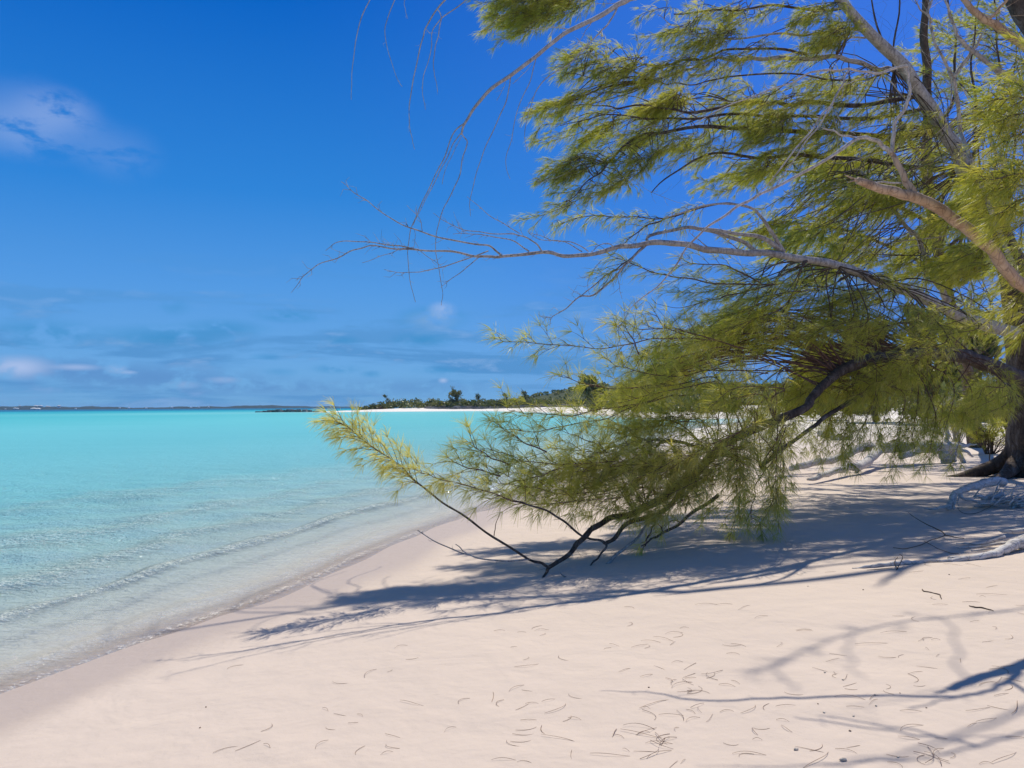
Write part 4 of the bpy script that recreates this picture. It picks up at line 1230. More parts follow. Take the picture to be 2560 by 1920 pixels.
# crown zones: which limb, where its sprays spread, depth, how many
ZONES = (
    (1, [(1400, 120), (1560, 150), (1660, 160), (1900, 125), (1890, 150), (1640, 210), (1500, 250), (1390, 240), (1370, 190)], (9.4, 10.2), 34, 31),
    (3, [(1380, 235), (1480, 235), (1600, 205), (1560, 240), (1440, 290), (1360, 275)], (9.5, 10.2), 12, 32),
    (2, [(1610, 20), (1720, 30), (1800, 80), (1840, 110), (1700, 110), (1640, 70)], (9.6, 10.3), 16, 33),
    (7, [(1680, 0), (1900, 0), (2060, 20), (2040, 60), (1850, 60), (1700, 40)], (9.8, 11.0), 18, 34),
    (8, [(1210, 0), (1440, 0), (1430, 30), (1380, 60), (1330, 90), (1290, 110), (1265, 60)], (12.4, 12.8), 30, 35),
    (9, [(1130, 20), (1180, 0), (1300, -30), (1500, -40), (1450, 10), (1250, 30)], (12.4, 12.9), 24, 36),
    (0, [(1640, 145), (1800, 150), (1960, 130), (2050, 60), (2150, 90), (2130, 140), (1980, 170), (1850, 200), (1700, 180)], (10.0, 11.6), 22, 37),
    (4, [(1480, 255), (1600, 255), (1740, 230), (1900, 215), (2050, 235), (2150, 260), (2100, 330), (1850, 300), (1700, 290), (1500, 285)], (10.0, 12.0), 40, 38),
    (6, [(1345, 325), (1450, 290), (1650, 290), (1900, 290), (2100, 320), (2200, 370), (2000, 400), (1700, 380), (1500, 375), (1420, 370)], (9.9, 12.2), 70, 39),
    (5, [(1400, 380), (1520, 370), (1680, 370), (1560, 440), (1500, 480), (1440, 520), (1350, 545), (1340, 530), (1400, 450)], (9.6, 10.2), 26, 40),
    (5, [(1600, 330), (1650, 350), (1580, 430), (1530, 480), (1475, 505), (1520, 430)], (9.7, 10.3), 10, 41),
    (10, [(1680, 400), (1900, 380), (2150, 400), (2300, 440), (2280, 560), (2050, 570), (1900, 540), (1800, 480), (1720, 470), (1600, 510), (1640, 440)], (10.2, 12.6), 60, 42),
    (11, [(1860, 560), (2000, 480), (2250, 480), (2380, 560), (2440, 690), (2300, 740), (2100, 690), (1950, 620)], (10.8, 13.4), 60, 43),
    (0, [(2100, 160), (2260, 200), (2330, 300), (2250, 330), (2150, 250)], (13.0, 14.2), 12, 44),
    (0, [(1950, 120), (2150, 130), (2300, 260), (2420, 420), (2250, 420), (2050, 330), (1950, 250)], (12.9, 14.4), 30, 45),
)
for zi, (li, poly, dr, n, seed) in enumerate(ZONES):
    F = Foliage()
    dr = dr if dr[0] > 11.3 else tuple(12.6 + (q - 9.8) * 0.55 for q in dr)
    fill(F, [ULIMBS[li][0][4:]], poly, dr, int(n * 0.45), WIND, seed, 0.06, (0.4, 0.8), **dict(UP2, tint=(0.55 if poly[0][1] < 300 else 0.45)))
    fill(F, [ULIMBS[li][0][4:]], poly, dr, int(n * 0.65), WIND, seed + 100, 0.06, (0.4, 0.8), **dict(UP2, clump=4, tint=(0.55 if poly[0][1] < 300 else 0.45)))
    F.build(uparts[li], NEEDLE, TWIG)

F = Foliage()
fill(F, [ULIMBS[k][0][:30] for k in (4, 5, 6, 10, 11)] + [tpS[40:66]], [(1640, 270), (2000, 220), (2330, 230), (2480, 600), (2200, 740), (1850, 640)], (15.0, 18.0), 85, (-0.8, 0.1, -0.35), 61, 0.06, (.5, .9), **dict(UP2, clump=3, tint=.42, wid=.0048, nl=.18))
F.build(uparts[5], NEEDLE, TWIG)

# ---- bare hanging branches from the top of the crown
hang = []
hm = branch(1, far_off([(q[0], q[1], q[2], q[3] * 1.3) for q in [(1500, -500, 9.6, .034), (1300, -260, 9.2, .03), (1120, -80, 8.8, .026), (990, 5, 8.5, .023), (900, 50, 8.3, .021), (700, 170, 8.0, .018), (500, 262, 7.8, .016), (350, 370, 7.65, .015), (200, 490, 7.5, .014),
                (0, 640, 7.35, .013), (-204, 795, 7.25, .012), (-325, 930, 7.2, .0105), (-400, 1050, 7.15, .009), (-437, 1162, 7.12, .0065)]]))
hang.append(hm)
for t, pts, a, b in (
    (9, [(1070, 705, 7.2), (1030, 735, 7.18), (990, 780, 7.15), (950, 900, 7.1), (870, 1060, 7.05), (790, 1230, 7.0), (748, 1350, 6.97), (735, 1480, 6.95), (755, 1640, 6.93), (780, 1740, 6.9)], .0065, .0014),
    (9, [(1055, 755, 7.18), (1010, 810, 7.15), (950, 930, 7.1), (875, 1080, 7.06), (800, 1225, 7.0), (765, 1300, 6.98)], .005, .002),
    (9, [(1050, 775, 7.15), (1078, 825, 7.13), (1055, 900, 7.1), (1030, 1020, 7.05), (970, 1150, 7.0), (920, 1260, 6.97), (895, 1400, 6.95), (912, 1530, 6.93), (935, 1680, 6.9), (930, 1760, 6.9)], .0055, .0014),
    (9, [(1045, 785, 7.15), (1000, 880, 7.1), (950, 980, 7.08), (935, 1060, 7.05)], .0025, .001),
    (9, [(1328, 445, 7.42), (1312, 550, 7.4), (1260, 680, 7.36), (1180, 860, 7.3), (1130, 1000, 7.27), (1095, 1160, 7.23), (1097, 1245, 7.2)], .0055, .002),
    (9, [(1475, 335, 7.55), (1440, 470, 7.5), (1370, 620, 7.45), (1335, 800, 7.4), (1298, 930, 7.37), (1325, 1030, 7.35)], .0045, .0015),
    (9, [(1300, 470, 7.4), (1280, 520, 7.4), (1250, 580, 7.38)], .002, .001), (9, [(1450, 370, 7.5), (1400, 430, 7.5), (1340, 480, 7.45)], .002, .001),
    (1, [(920, 40, 8.3), (850, 180, 8.1), (770, 270, 7.95), (620, 420, 7.8), (500, 550, 7.65), (330, 650, 7.5), (220, 770, 7.42), (150, 950, 7.35), (112, 1130, 7.3), (127, 1310, 7.25)], .0085, .0014),
    (1, [(180, 840, 7.4), (110, 970, 7.35), (70, 1100, 7.32)], .003, .001), (1, [(770, 275, 7.95), (775, 330, 7.93), (755, 410, 7.9)], .004, .0015),
    (1, [(700, 175, 8.0), (640, 260, 7.95), (590, 350, 7.9), (520, 420, 7.85)], .004, .001), (1, [(520, 255, 7.85), (330, 238, 7.8), (150, 260, 7.75)], .0045, .002),
    (1, [(560, 330, 7.9), (640, 430, 7.85), (720, 500, 7.8), (810, 548, 7.8)], .003, .0015),
    (9, [(1250, -330, 7.4), (1080, -130, 7.1), (950, 0, 6.9), (900, 60, 6.85), (840, 158, 6.8), (820, 230, 6.77), (780, 400, 6.72), (750, 560, 6.68), (745, 700, 6.65), (758, 790, 6.63), (775, 860, 6.6)], .010, .0014),
    (9, [(905, 50, 6.85), (928, 95, 6.83), (915, 190, 6.8), (892, 280, 6.78), (885, 380, 6.75), (893, 450, 6.73), (910, 525, 6.7)], .005, .0014),
    (9, [(1200, -100, 7.2), (1050, 20, 7.0), (930, 105, 6.9), (878, 185, 6.87), (868, 300, 6.84), (830, 430, 6.8), (820, 530, 6.78), (838, 630, 6.76)], .006, .0012),
    (9, [(840, 160, 6.8), (865, 195, 6.82)], .002, .0015),
    (9, [(640, -260, 6.9), (560, -90, 6.75), (515, 0, 6.65), (460, 130, 6.55), (430, 280, 6.5), (415, 420, 6.46), (411, 575, 6.42)], .0065, .0014),
    (9, [(740, -250, 6.8), (690, -80, 6.7), (660, 0, 6.6), (622, 95, 6.55), (605, 200, 6.5), (632, 330, 6.46), (680, 460, 6.42), (704, 500, 6.4)], .005, .001),
    (9, [(760, -200, 6.7), (718, -10, 6.6), (722, 50, 6.58), (732, 105, 6.55)], .003, .001),
):
    if t == 9 and pts[0][1] < 0:      # the hangers at the top left hang from the long limb above the picture
        pts = [(q[0], q[1], q[2] + 3.0) for q in pts]
    hang.append(branch(t, far_off(pts), a * 1.6, max(b * 1.6, 0.0038), 6, 0.003))
    if t == 9 and pts[0][1] < 0:
        e_ = hang[-1][0][0]
        n_ = u10[0][6:26]
        c_ = n_[int(np.argmin(np.linalg.norm(n_ - e_, axis=1)))]
        hang.append(spline([c_, (c_ + e_) / 2 + (0, 0, .12), e_], (.012, .011, .010), 5, 0.004))
hang.append(spline(np.vstack([[tpS[-12]], hm[0][:1]]), (.055, .05), 8, 0.0))
limb(treeA, hang, BARK_DEAD, 'dead_branch', twigs=2, tl=0.10, amt=0.05)

# pale dead twigs criss-crossing the crown
dead = []
for t, pts, a, b in (
    (2, [(860, 325, 11.6), (720, 325, 11.4), (600, 345, 11.2), (470, 335, 11.0)], .016, .012),
    (2, [(640, 70, 11.3), (450, 100, 11.0), (200, 150, 10.6), (0, 215, 10.3)], .008, .003),
    (1, [(2212, 60, 10.3), (2000, 80, 10.1), (1820, 0, 10.0)], .005, .002), (1, [(1080, 0, 9.0), (850, 35, 8.9), (680, 25, 8.8), (560, 0, 8.7)], .004, .002),
    (1, [(1300, 1080, 10.0), (1100, 1110, 9.9), (880, 1145, 9.8)], .006, .003),
    (3, [(600, 20, 9.7), (480, 110, 9.6), (330, 165, 9.5), (230, 185, 9.4), (190, 130, 9.4)], .004, .0015),
    (3, [(1050, 170, 9.8), (1200, 270, 9.8), (1400, 360, 9.8), (1600, 390, 9.9)], .003, .0015),
    (4, [(800, 235, 11.2), (560, 240, 11.0), (400, 265, 10.8), (230, 290, 10.6), (130, 265, 10.5)], .006, .002),
    (4, [(700, 260, 11.2), (520, 310, 11.0), (380, 390, 10.9)], .004, .0015), (4, [(140, 270, 10.6), (400, 430, 10.8), (700, 570, 11.2), (1000, 620, 11.6), (1400, 640, 12.0)], .007, .003),
    (4, [(1900, 605, 12.6), (1600, 640, 12.3), (1400, 680, 12.0), (1000, 720, 11.5), (750, 780, 11.2)], .012, .004),
    (4, [(1400, 555, 12), (1200, 640, 11.7), (1000, 710, 11.4), (600, 840, 11.0)], .006, .002), (4, [(1320, 730, 12), (1100, 780, 11.6), (980, 815, 11.5), (730, 760, 11.2)], .006, .002),
    (4, [(1040, 400, 11.0), (1110, 480, 11.0), (1260, 575, 11.2)], .004, .002), (4, [(1450, 830, 12), (1600, 920, 12), (1800, 1015, 12)], .006, .003),
    (4, [(1420, 768, 12), (1700, 765, 12.1), (2000, 770, 12.2)], .005, .003), (4, [(1330, 760, 12.4), (1350, 900, 12.4), (1370, 1100, 12.5), (1365, 1200, 12.5)], .014, .006),
    (4, [(1760, 1150, 12.5), (1750, 1300, 12.5), (1745, 1400, 12.5)], .012, .006), (4, [(1300, 0, 12), (1280, 150, 12), (1320, 330, 12)], .008, .004),
    (4, [(2220, 1330, 9.5), (2000, 1430, 9.4), (1860, 1480, 9.3)], .006, .002), (4, [(2212, 1315, 9.6), (1950, 1315, 9.5)], .004, .002), (4, [(2212, 1050, 8.2), (2110, 1065, 8.15)], .005, .003),
    (4, [(640, 110, 10.8), (800, 80, 10.9), (900, 190, 11.0)], .004, .002), (4, [(860, 790, 11), (640, 940, 10.7), (560, 990, 10.6)], .006, .002),
    (2, [(1120, 440, 12.2), (1250, 580, 12.2), (1320, 760, 12.2), (1380, 930, 12.2), (1375, 975, 12.2)], .011, .006),
    (2, [(980, 640, 11.6), (1100, 760, 11.6), (1220, 900, 11.7), (1300, 1020, 11.7), (1390, 1190, 11.8)], .012, .005),
    (2, [(500, 160, 11), (800, 250, 11.3), (1000, 360, 11.5), (1300, 520, 11.9)], .006, .003),
    (2, [(1250, 1000, 11.5), (1100, 1130, 11.3), (900, 1310, 11.1), (740, 1520, 10.9)], .005, .002), (2, [(980, 1310, 11), (650, 1410, 10.6), (530, 1400, 10.5)], .006, .003),
    (2, [(560, 920, 8.6), (570, 1050, 8.6), (610, 1150, 8.6), (600, 1300, 8.6), (570, 1390, 8.6)], .004, .0015),
    (2, [(580, 960, 8.7), (650, 1080, 8.7), (750, 1170, 8.7)], .006, .004),
):
    q = branch(t, far_off(pts), a * 1.1, max(b * 1.1, .0022), 5, 0.006)
    limb(treeA, [q], BARK_DEAD, 'dead_branch', twigs=10, tl=0.26, amt=0.05)

# =================================================================== the near bare tree (trunk just outside the view on the right)
CB = np.array((6.3, 7.6, gz(6.3, 7.6)))
treeC = empty('dead_casuarina_tree', CB, 'half dead tree with a peeled broken tan limb and bare pale drooping branches', 'tree')
ct, cr = spline([CB + (0, 0, -0.2), CB + (-0.05, 0.05, 0.8), CB + (-0.15, 0, 1.9), CB + (-0.25, -0.1, 3.2), CB + (-0.4, -0.1, 4.6), CB + (-0.8, -0.2, 6.0), CB + (-1.0, -0.1, 7.6), CB + (-1.3, 0, 9.0)], (.26, .2, .17, .14, .12, .09, .06, .02), 6, 0.02)
mb = MB()
mb.tube(ct, knots(ct, cr, 0.06), 16)
mb.build('trunk', BARK_DARK, treeC)
m4, m4r = L(4, [(2330, 1180, 7.5, .066), (2212, 1090, 7.3, .060), (2100, 1000, 7.15, .057), (1950, 800, 7.0, .053), (1750, 625, 6.85, .051), (1550, 465, 6.7, .048), (1350, 355, 6.55, .046), (1200, 305, 6.45, .044), (1050, 262, 6.4, .040),
                (870, 212, 6.3, .034), (770, 178, 6.25, .028)])
anc = ct[9]
mp, mr = spline(np.vstack([[anc], [(anc + m4[0]) / 2 + (0, 0, -.05)], m4]), np.concatenate([[.09, .075], m4r]), 6, 0.004)
broke = []
for q in ((660, 125), (690, 195), (735, 150), (720, 188)):     # splintered broken end
    broke.append(branch(4, [(800, 188, 6.27, .018), (755, 172, 6.24, .012), (q[0], q[1], 6.2, .002)], sub=3, wob=0))
fk = branch(4, [(1270, 310, 6.5, .034), (1230, 250, 6.5, .030), (1170, 130, 6.5, .026), (1100, 0, 6.5, .023), (1060, -80, 6.5, .021)])
fk1 = branch(2, [(1060, 1320, 6.5, .021), (1000, 1265, 6.48, .018), (920, 1205, 6.45, .016), (840, 1192, 6.43, .015), (760, 1202, 6.4, .014), (600, 1310, 6.35, .013), (350, 1470, 6.3, .012), (0, 1650, 6.2, .0115), (-150, 1720, 6.15, .011), (-300, 1810, 6.1, .010),
                 (-500, 1950, 6.0, .009), (-640, 2070, 5.95, .008), (-780, 2260, 5.9, .0065), (-900, 2420, 5.88, .0055), (-1060, 2560, 5.85, .004), (-1250, 2710, 5.8, .002)])
fk2 = branch(2, [(1068, 1315, 6.5, .017), (1080, 1200, 6.5, .016), (1100, 1060, 6.48, .015), (1180, 940, 6.45, .014), (1220, 820, 6.42, .0125), (1222, 690, 6.4, .012), (1195, 600, 6.38, .0115), (1178, 572, 6.36, .011), (1000, 622, 6.3, .010), (860, 625, 6.25, .0095),
                 (740, 600, 6.2, .009), (600, 612, 6.15, .0085), (500, 600, 6.1, .008), (380, 622, 6.05, .0075), (250, 700, 6.0, .007), (0, 780, 5.9, .006), (-300, 895, 5.8, .0045), (-660, 1078, 5.7, .002)])
fk3 = branch(2, [(700, 608, 6.18, .008), (670, 650, 6.17, .0085), (640, 720, 6.15, .008), (560, 890, 6.1, .0075), (450, 1020, 6.05, .007), (300, 1210, 6.0, .006), (0, 1590, 5.9, .005), (-100, 1700, 5.87, .003)])
fk4 = branch(2, [(560, 900, 6.1, .006), (440, 1080, 6.08, .006), (290, 1280, 6.02, .005), (100, 1560, 5.95, .004), (40, 1630, 5.93, .003)])
fk5 = branch(2, [(760, 1195, 6.4, .009), (650, 1165, 6.38, .008), (540, 1125, 6.36, .007), (460, 1105, 6.35, .004)])
fk6 = branch(2, [(860, 640, 6.25, .005), (760, 690, 6.22, .005), (660, 740, 6.2, .003)])
fk7 = branch(2, [(640, 735, 6.15, .004), (650, 790, 6.15, .003), (610, 850, 6.15, .002)])
fk8 = branch(4, [(1150, 200, 6.45, .008), (1000, 196, 6.42, .008), (880, 205, 6.4, .007)])
brokenlimb = limb(treeC, [(mp, mr)] + broke + [fk], BARK_PEEL, 'broken_limb', amt=0.05, k=14)
limb(treeC, [fk1, fk5], BARK_DEAD, 'dead_branch', twigs=6, tl=0.09, amt=0.04)
limb(treeC, [fk2, fk6], BARK_DEAD, 'dead_branch', twigs=6, tl=0.09, amt=0.04)
limb(treeC, [fk3, fk4, fk7], BARK_DEAD, 'dead_branch', twigs=6, tl=0.09, amt=0.04)
limb(treeC, [fk8], BARK_DEAD, 'dead_branch', twigs=2, tl=0.09, amt=0.04)
# limbs entering at the upper right
r1 = branch(2, [(2420, 560, 7.0, .04), (2212, 395, 6.9, .036), (2000, 245, 6.8, .034), (1870, 165, 6.75, .030), (1760, 70, 6.7, .026), (1690, 0, 6.7, .024), (1560, -150, 6.6, .02), (1400, -380, 6.5, .012)])
r2 = branch(2, [(2480, 860, 8.0, .03), (2212, 730, 7.9, .026), (1900, 545, 7.8, .023), (1720, 400, 7.75, .021), (1650, 325, 7.7, .018), (1590, 180, 7.65, .014), (1540, 40, 7.6, .011), (1500, -120, 7.6, .006)])
r3 = branch(2, [(1900, 545, 7.8, .014), (1990, 640, 7.9, .013), (2080, 740, 8.0, .012), (2105, 850, 8.0, .01)])
r4 = branch(2, [(1870, 150, 6.75, .016), (1930, 140, 6.7, .014), (2030, 40, 6.65, .012), (2070, -40, 6.6, .01)])
r5_ = branch(2, [(1610, 660, 7.9, .018), (1730, 490, 7.8, .018), (1790, 410, 7.75, .015), (1845, 305, 7.7, .008)])
r6_ = branch(2, [(1660, 1140, 8.2, .02), (1640, 900, 8.1, .02), (1605, 690, 7.95, .019), (1550, 580, 7.9, .016), (1470, 420, 7.8, .014), (1410, 260, 7.75, .013), (1385, 150, 7.7, .010), (1310, 60, 7.65, .007), (1255, -20, 7.6, .004)])
r6b = np.vstack([[ct[14]], r6_[0][:1]])
r7 = branch(2, [(1410, 200, 7.75, .012), (1380, 90, 7.7, .013), (1420, 0, 7.7, .01), (1450, -100, 7.7, .006)])
r8 = branch(2, [(1525, 975, 8.0, .006), (1580, 900, 8.0, .007), (1585, 750, 7.95, .007), (1560, 600, 7.9, .007)])
r1c = spline(np.vstack([[ct[24]], r1[0][:1]]), (.05, .04), 6, 0.0)
r2c = spline(np.vstack([[ct[18]], r2[0][:1]]), (.04, .03), 6, 0.0)
r6c = spline(np.vstack([[ct[8]], [(ct[8] + r6_[0][0]) / 2 + (0, 0.2, -.3)], r6_[0][:1]]), (.04, .03, .02), 6, 0.0)
limb(treeC, [r1, r4, r1c], BARK_PEEL, 'limb', twigs=10, tl=0.3)
limb(treeC, [r2, r3, r5_, r6_, r7, r8, r2c, r6c], BARK_PALE, 'limb', twigs=16, tl=0.4)
# high bare boughs out of the picture that shade the sand in front
sh = []


def over(px, py, h):
    """point h metres up whose shadow falls on the sand seen at this pixel"""
    g = GZ(px, py)
    v = np.array(SUN_V)
    return g + v * (h / v[2])


for pts, h, a, e in (
    ([(2900, 1640), (2560, 1770), (2400, 1840), (2250, 1885), (2080, 1915)], 7.2, .040, .018), ([(2900, 1640), (2560, 1690), (2420, 1715), (2260, 1748), (2110, 1768)], 7.6, .020, .009),
    ([(2420, 1715), (2400, 1660), (2385, 1600), (2370, 1545)], 7.7, .018, .013), ([(2800, 1490), (2560, 1520), (2350, 1545), (2160, 1575), (2050, 1610), (1960, 1650), (1900, 1678)], 8.2, .028, .012),
    ([(1955, 1652), (1943, 1680), (1970, 1708), (2005, 1730)], 8.2, .017, .012), ([(2140, 1580), (2116, 1612), (2128, 1655), (2150, 1695)], 8.2, .016, .011),
):
    q, r_ = spline([over(x, y, h) for x, y in pts], np.linspace(a, e, len(pts)) * 0.5, 6, 0.015)
    sh.append((q, r_))
starts = [q[0][0] for q in sh]
for k in (0, 1, 3):       # joined to the stem
    d_ = np.linalg.norm(ct - starts[k], axis=1)
    c_ = ct[int(np.argmin(d_))]
    sh.append(spline([c_, (c_ + starts[k]) / 2 + (0, 0, .1), starts[k]], (sh[k][1][0] * 1.5, sh[k][1][0] * 1.2, sh[k][1][0]), 5, 0.01))
limb(treeC, sh, BARK_DEAD, 'limb', twigs=3, tl=0.3)
# yellow green sprays close to the camera at the right edge
FC = Foliage()
for k in (3,):
    leafy(FC, sh[k][0], sh[k][1], wood=False, start=.05, step=.3, tl=(.12, .3), tint=.5, nl=.16, whorl=7, end=9)
NEAR = dict(nl=0.20, droop=(-0.25, 0, -0.35), spread=0.45, tint=0.65, tvar=0.12, whorl=8, end=12, step=0.06, bend=(-0.35, 0, -0.35), fwd=1.0, perp=0.5, tl=(.2, .45), wid=0.0034)
for t, pts in ((2, [(2420, 900, 6.6), (2212, 850, 6.4), (2050, 850, 6.3), (1900, 880, 6.2)]), (2, [(2450, 960, 6.8), (2250, 980, 6.6), (2100, 1000, 6.4), (1960, 1060, 6.3)]),
               (2, [(2430, 1080, 6.6), (2260, 1130, 6.5), (2100, 1180, 6.4), (2000, 1250, 6.3)]), (4, [(2450, 100, 6.6), (2212, 110, 6.4), (2000, 150, 6.2), (1800, 180, 6.1)]),
               (4, [(2450, 260, 6.7), (2250, 320, 6.5), (2100, 390, 6.3), (2000, 470, 6.2)]), (4, [(2450, 200, 6.8), (2300, 220, 6.6), (2100, 230, 6.4), (1900, 270, 6.3)]),
               (2, [(2450, 560, 6.8), (2300, 540, 6.7), (2180, 560, 6.6), (2120, 620, 6.6)]), (4, [(2420, 420, 6.8), (2300, 500, 6.6), (2200, 560, 6.5), (2080, 610, 6.4)]),
               (2, [(2450, 760, 6.9), (2300, 800, 6.8), (2150, 900, 6.6), (2060, 960, 6.5)]), (4, [(2450, 330, 6.9), (2300, 420, 6.8), (2200, 470, 6.7), (2100, 520, 6.6)]), (4, [(2500, 700, 7.6), (2350, 760, 7.5), (2200, 850, 7.4), (2080, 960, 7.3)]),
               (4, [(2500, 900, 7.8), (2330, 1000, 7.7), (2180, 1180, 7.6), (2080, 1300, 7.5)]), (4, [(2520, 1150, 8.0), (2380, 1250, 7.9), (2260, 1400, 7.8), (2160, 1560, 7.8)]), (2, [(2450, 1250, 7.0), (2300, 1330, 6.9), (2180, 1420, 6.8), (2100, 1500, 6.7)])):
    p, r = branch(t, pts, 0.009, 0.0025, 6, 0.004)
    a = ct[int(rng.integers(10, 20))]
    c2 = spline(np.vstack([[a], [(a + p[0]) / 2 + (0, 0, .15)], p[:1]]), (.018, .013, .009), 5, 0.0)
    FC.mb.tube(c2[0], c2[1], 6, 1)
    leafy(FC, p, r, **NEAR)
FC.build(treeC, NEEDLE_NEAR, TWIG, 'foliage')

# =================================================================== the tree behind, with upright dark stems
EB = GZ(2440, 1118)
dE = float(np.dot(EB - CAM0, C_F))
treeE = empty('casuarina_tree', EB, 'casuarina with upright thin dark stems standing behind the big tree', 'tree')
e1, e1r = spline(np.vstack([[EB + (0, 0, -.2)]] + [[P(*q)] for q in ((2420, 950, dE - 1), (2370, 750, dE - 3), (2325, 500, dE - 5), (2318, 350, dE - 6), (2316, 200, dE - 6.5), (2314, 60, dE - 7), (2305, -120, dE - 7.4), (2290, -300, dE - 7.6))]),
                 (.24, .2, .16, .13, .115, .10, .085, .06, .03), 6, 0.02)
mb = MB()
mb.tube(e1, knots(e1, e1r, 0.05), 12)
g2 = GZ(2900, 1150)
q = branch(2, [(2420, 480, 14, .22), (2350, 300, 14, .21), (2240, 140, 14, .20), (2150, 0, 14, .18), (2060, -160, 14, .15), (1950, -400, 14, .08)])
q2 = spline(np.vstack([[g2 + (0, 0, -.2)], [g2 + (0, 0, 1.5)], [(g2 + q[0][0]) / 2 + (0.3, 0, .6)], q[0][:1]]), (.34, .28, .25, .22), 6, .02)
mb.build('trunk', BARK_DARK, treeE)
treeD = empty('casuarina_tree', g2, 'dark stout leaning trunk cutting across the top right corner', 'tree')
mb = MB()
mb.tube(q[0], q[1], 12)
mb.tube(q2[0], q2[1], 12)
mb.build('trunk', BARK_DARK, treeD)
eb = []
dd = dE - 6.2
for pts in ([(2325, 520, dd), (2420, 420, dd), (2440, 300, dd), (2430, 180, dd), (2440, 60, dd), (2460, -60, dd)], [(2330, 560, dd), (2400, 400, dd), (2470, 300, dd - .5), (2500, 180, dd - .5), (2490, 60, dd - .5), (2480, -60, dd)],
            [(2318, 350, dd), (2380, 260, dd), (2390, 120, dd), (2370, 0, dd), (2380, -120, dd)], [(2318, 300, dd), (2270, 200, dd), (2190, 60, dd), (2170, -60, dd)], [(2340, 640, dd + 1), (2440, 560, dd), (2530, 430, dd), (2530, 250, dd), (2540, 100, dd)],
            [(2360, 700, dd + 2), (2440, 500, dd), (2445, 380, dd), (2435, 250, dd)], [(2318, 420, dd), (2250, 300, dd), (2230, 160, dd), (2250, 30, dd), (2240, -80, dd)]):
    p = np.array([P(*q) for q in pts])
    eb.append(spline(p, np.linspace(.045, .012, len(p)), 5, 0.02))
elimb = limb(treeE, eb, BARK_DARK, twigs=26, tl=0.9, k=7)
FE = Foliage()
EK = dict(UP2, nl=0.17, wid=0.006, tint=0.5, step=0.12, tl=(.2, .5))
fill(FE, [q[0] for q in eb] + [e1[20:]], [(2330, 60), (2560, 0), (2600, 250), (2560, 330), (2400, 260), (2330, 300), (2250, 250), (2260, 120)], (dd - 1, dd + 1.5), 42, (-0.6, -0.1, 0.3), 51, 0.1, (.5, .9), **EK)
fill(FE, [q[0] for q in eb] + [e1[12:]], [(2240, 260), (2420, 280), (2600, 300), (2620, 900), (2380, 880), (2330, 640), (2250, 420)], (dd - 1, dd + 3), 80, (-0.8, -0.1, -0.2), 52, 0.1, (.6, 1.1), **EK)
fill(FE, [e1[:24]], [(2350, 620), (2640, 620), (2640, 1000), (2460, 1010), (2380, 900)], (dE - 4.5, dE - 1), 28, (-0.7, -0.2, -0.4), 53, 0.05, (.6, 1.1), **EK)
fill(FE, [q[0] for q in eb] + [e1[12:]], [(1950, 470), (2250, 420), (2560, 380), (2600, 760), (2300, 800), (2050, 720)], (11.5, 14.5), 75, (-0.8, -0.1, -0.35), 54, 0.06, (.5, 1.0), **dict(EK, clump=3))
e3 = [spline(np.array([P(*q) for q in ((2330, 560, dE - 3.4), (2150, 470, dE - 3.2), (1980, 430, dE - 3.0), (1800, 450, dE - 2.8))]), (.06, .045, .03, .012), 6, .03),
      spline(np.array([P(*q) for q in ((2360, 700, dE - 2.8), (2200, 600, dE - 2.6), (2000, 560, dE - 2.4), (1850, 600, dE - 2.2))]), (.06, .045, .03, .012), 6, .03)]
limb(treeE, e3, BARK_DARK, twigs=12, tl=.6, k=7)
fill(FE, [q[0] for q in e3], [(1740, 420), (2050, 330), (2320, 370), (2380, 660), (2100, 690), (1850, 640)], (dE - 4.2, dE - 1.6), 60, (-0.8, -0.1, -0.35), 55, 0.06, (.5, 1.0), **dict(EK, clump=3, tint=.42))
FE.build(elimb, NEEDLE, TWIG)

# ------------------------------------------------------------------ driftwood
def on_sand(t, pts, lift):
    """polyline of pixels lying on the sand; lift = height of the axis above the sand"""
    ox, oy, k = TILE[t]
    out = []
    for (x, y, r, *h) in pts:
        g = GZ(ox + x * k, oy + y * k)
        out.append(g + np.array((0, 0, (h[0] if h else lift))))
    return np.array(out), np.array([q[2] for q in pts])


def flat_at(t, pts, d):
    ox, oy, k = TILE[t]
    return np.array([P(ox + q[0] * k, oy + q[1] * k, d + (q[3] if len(q) > 3 else 0)) for q in pts]), np.array([q[2] for q in pts])


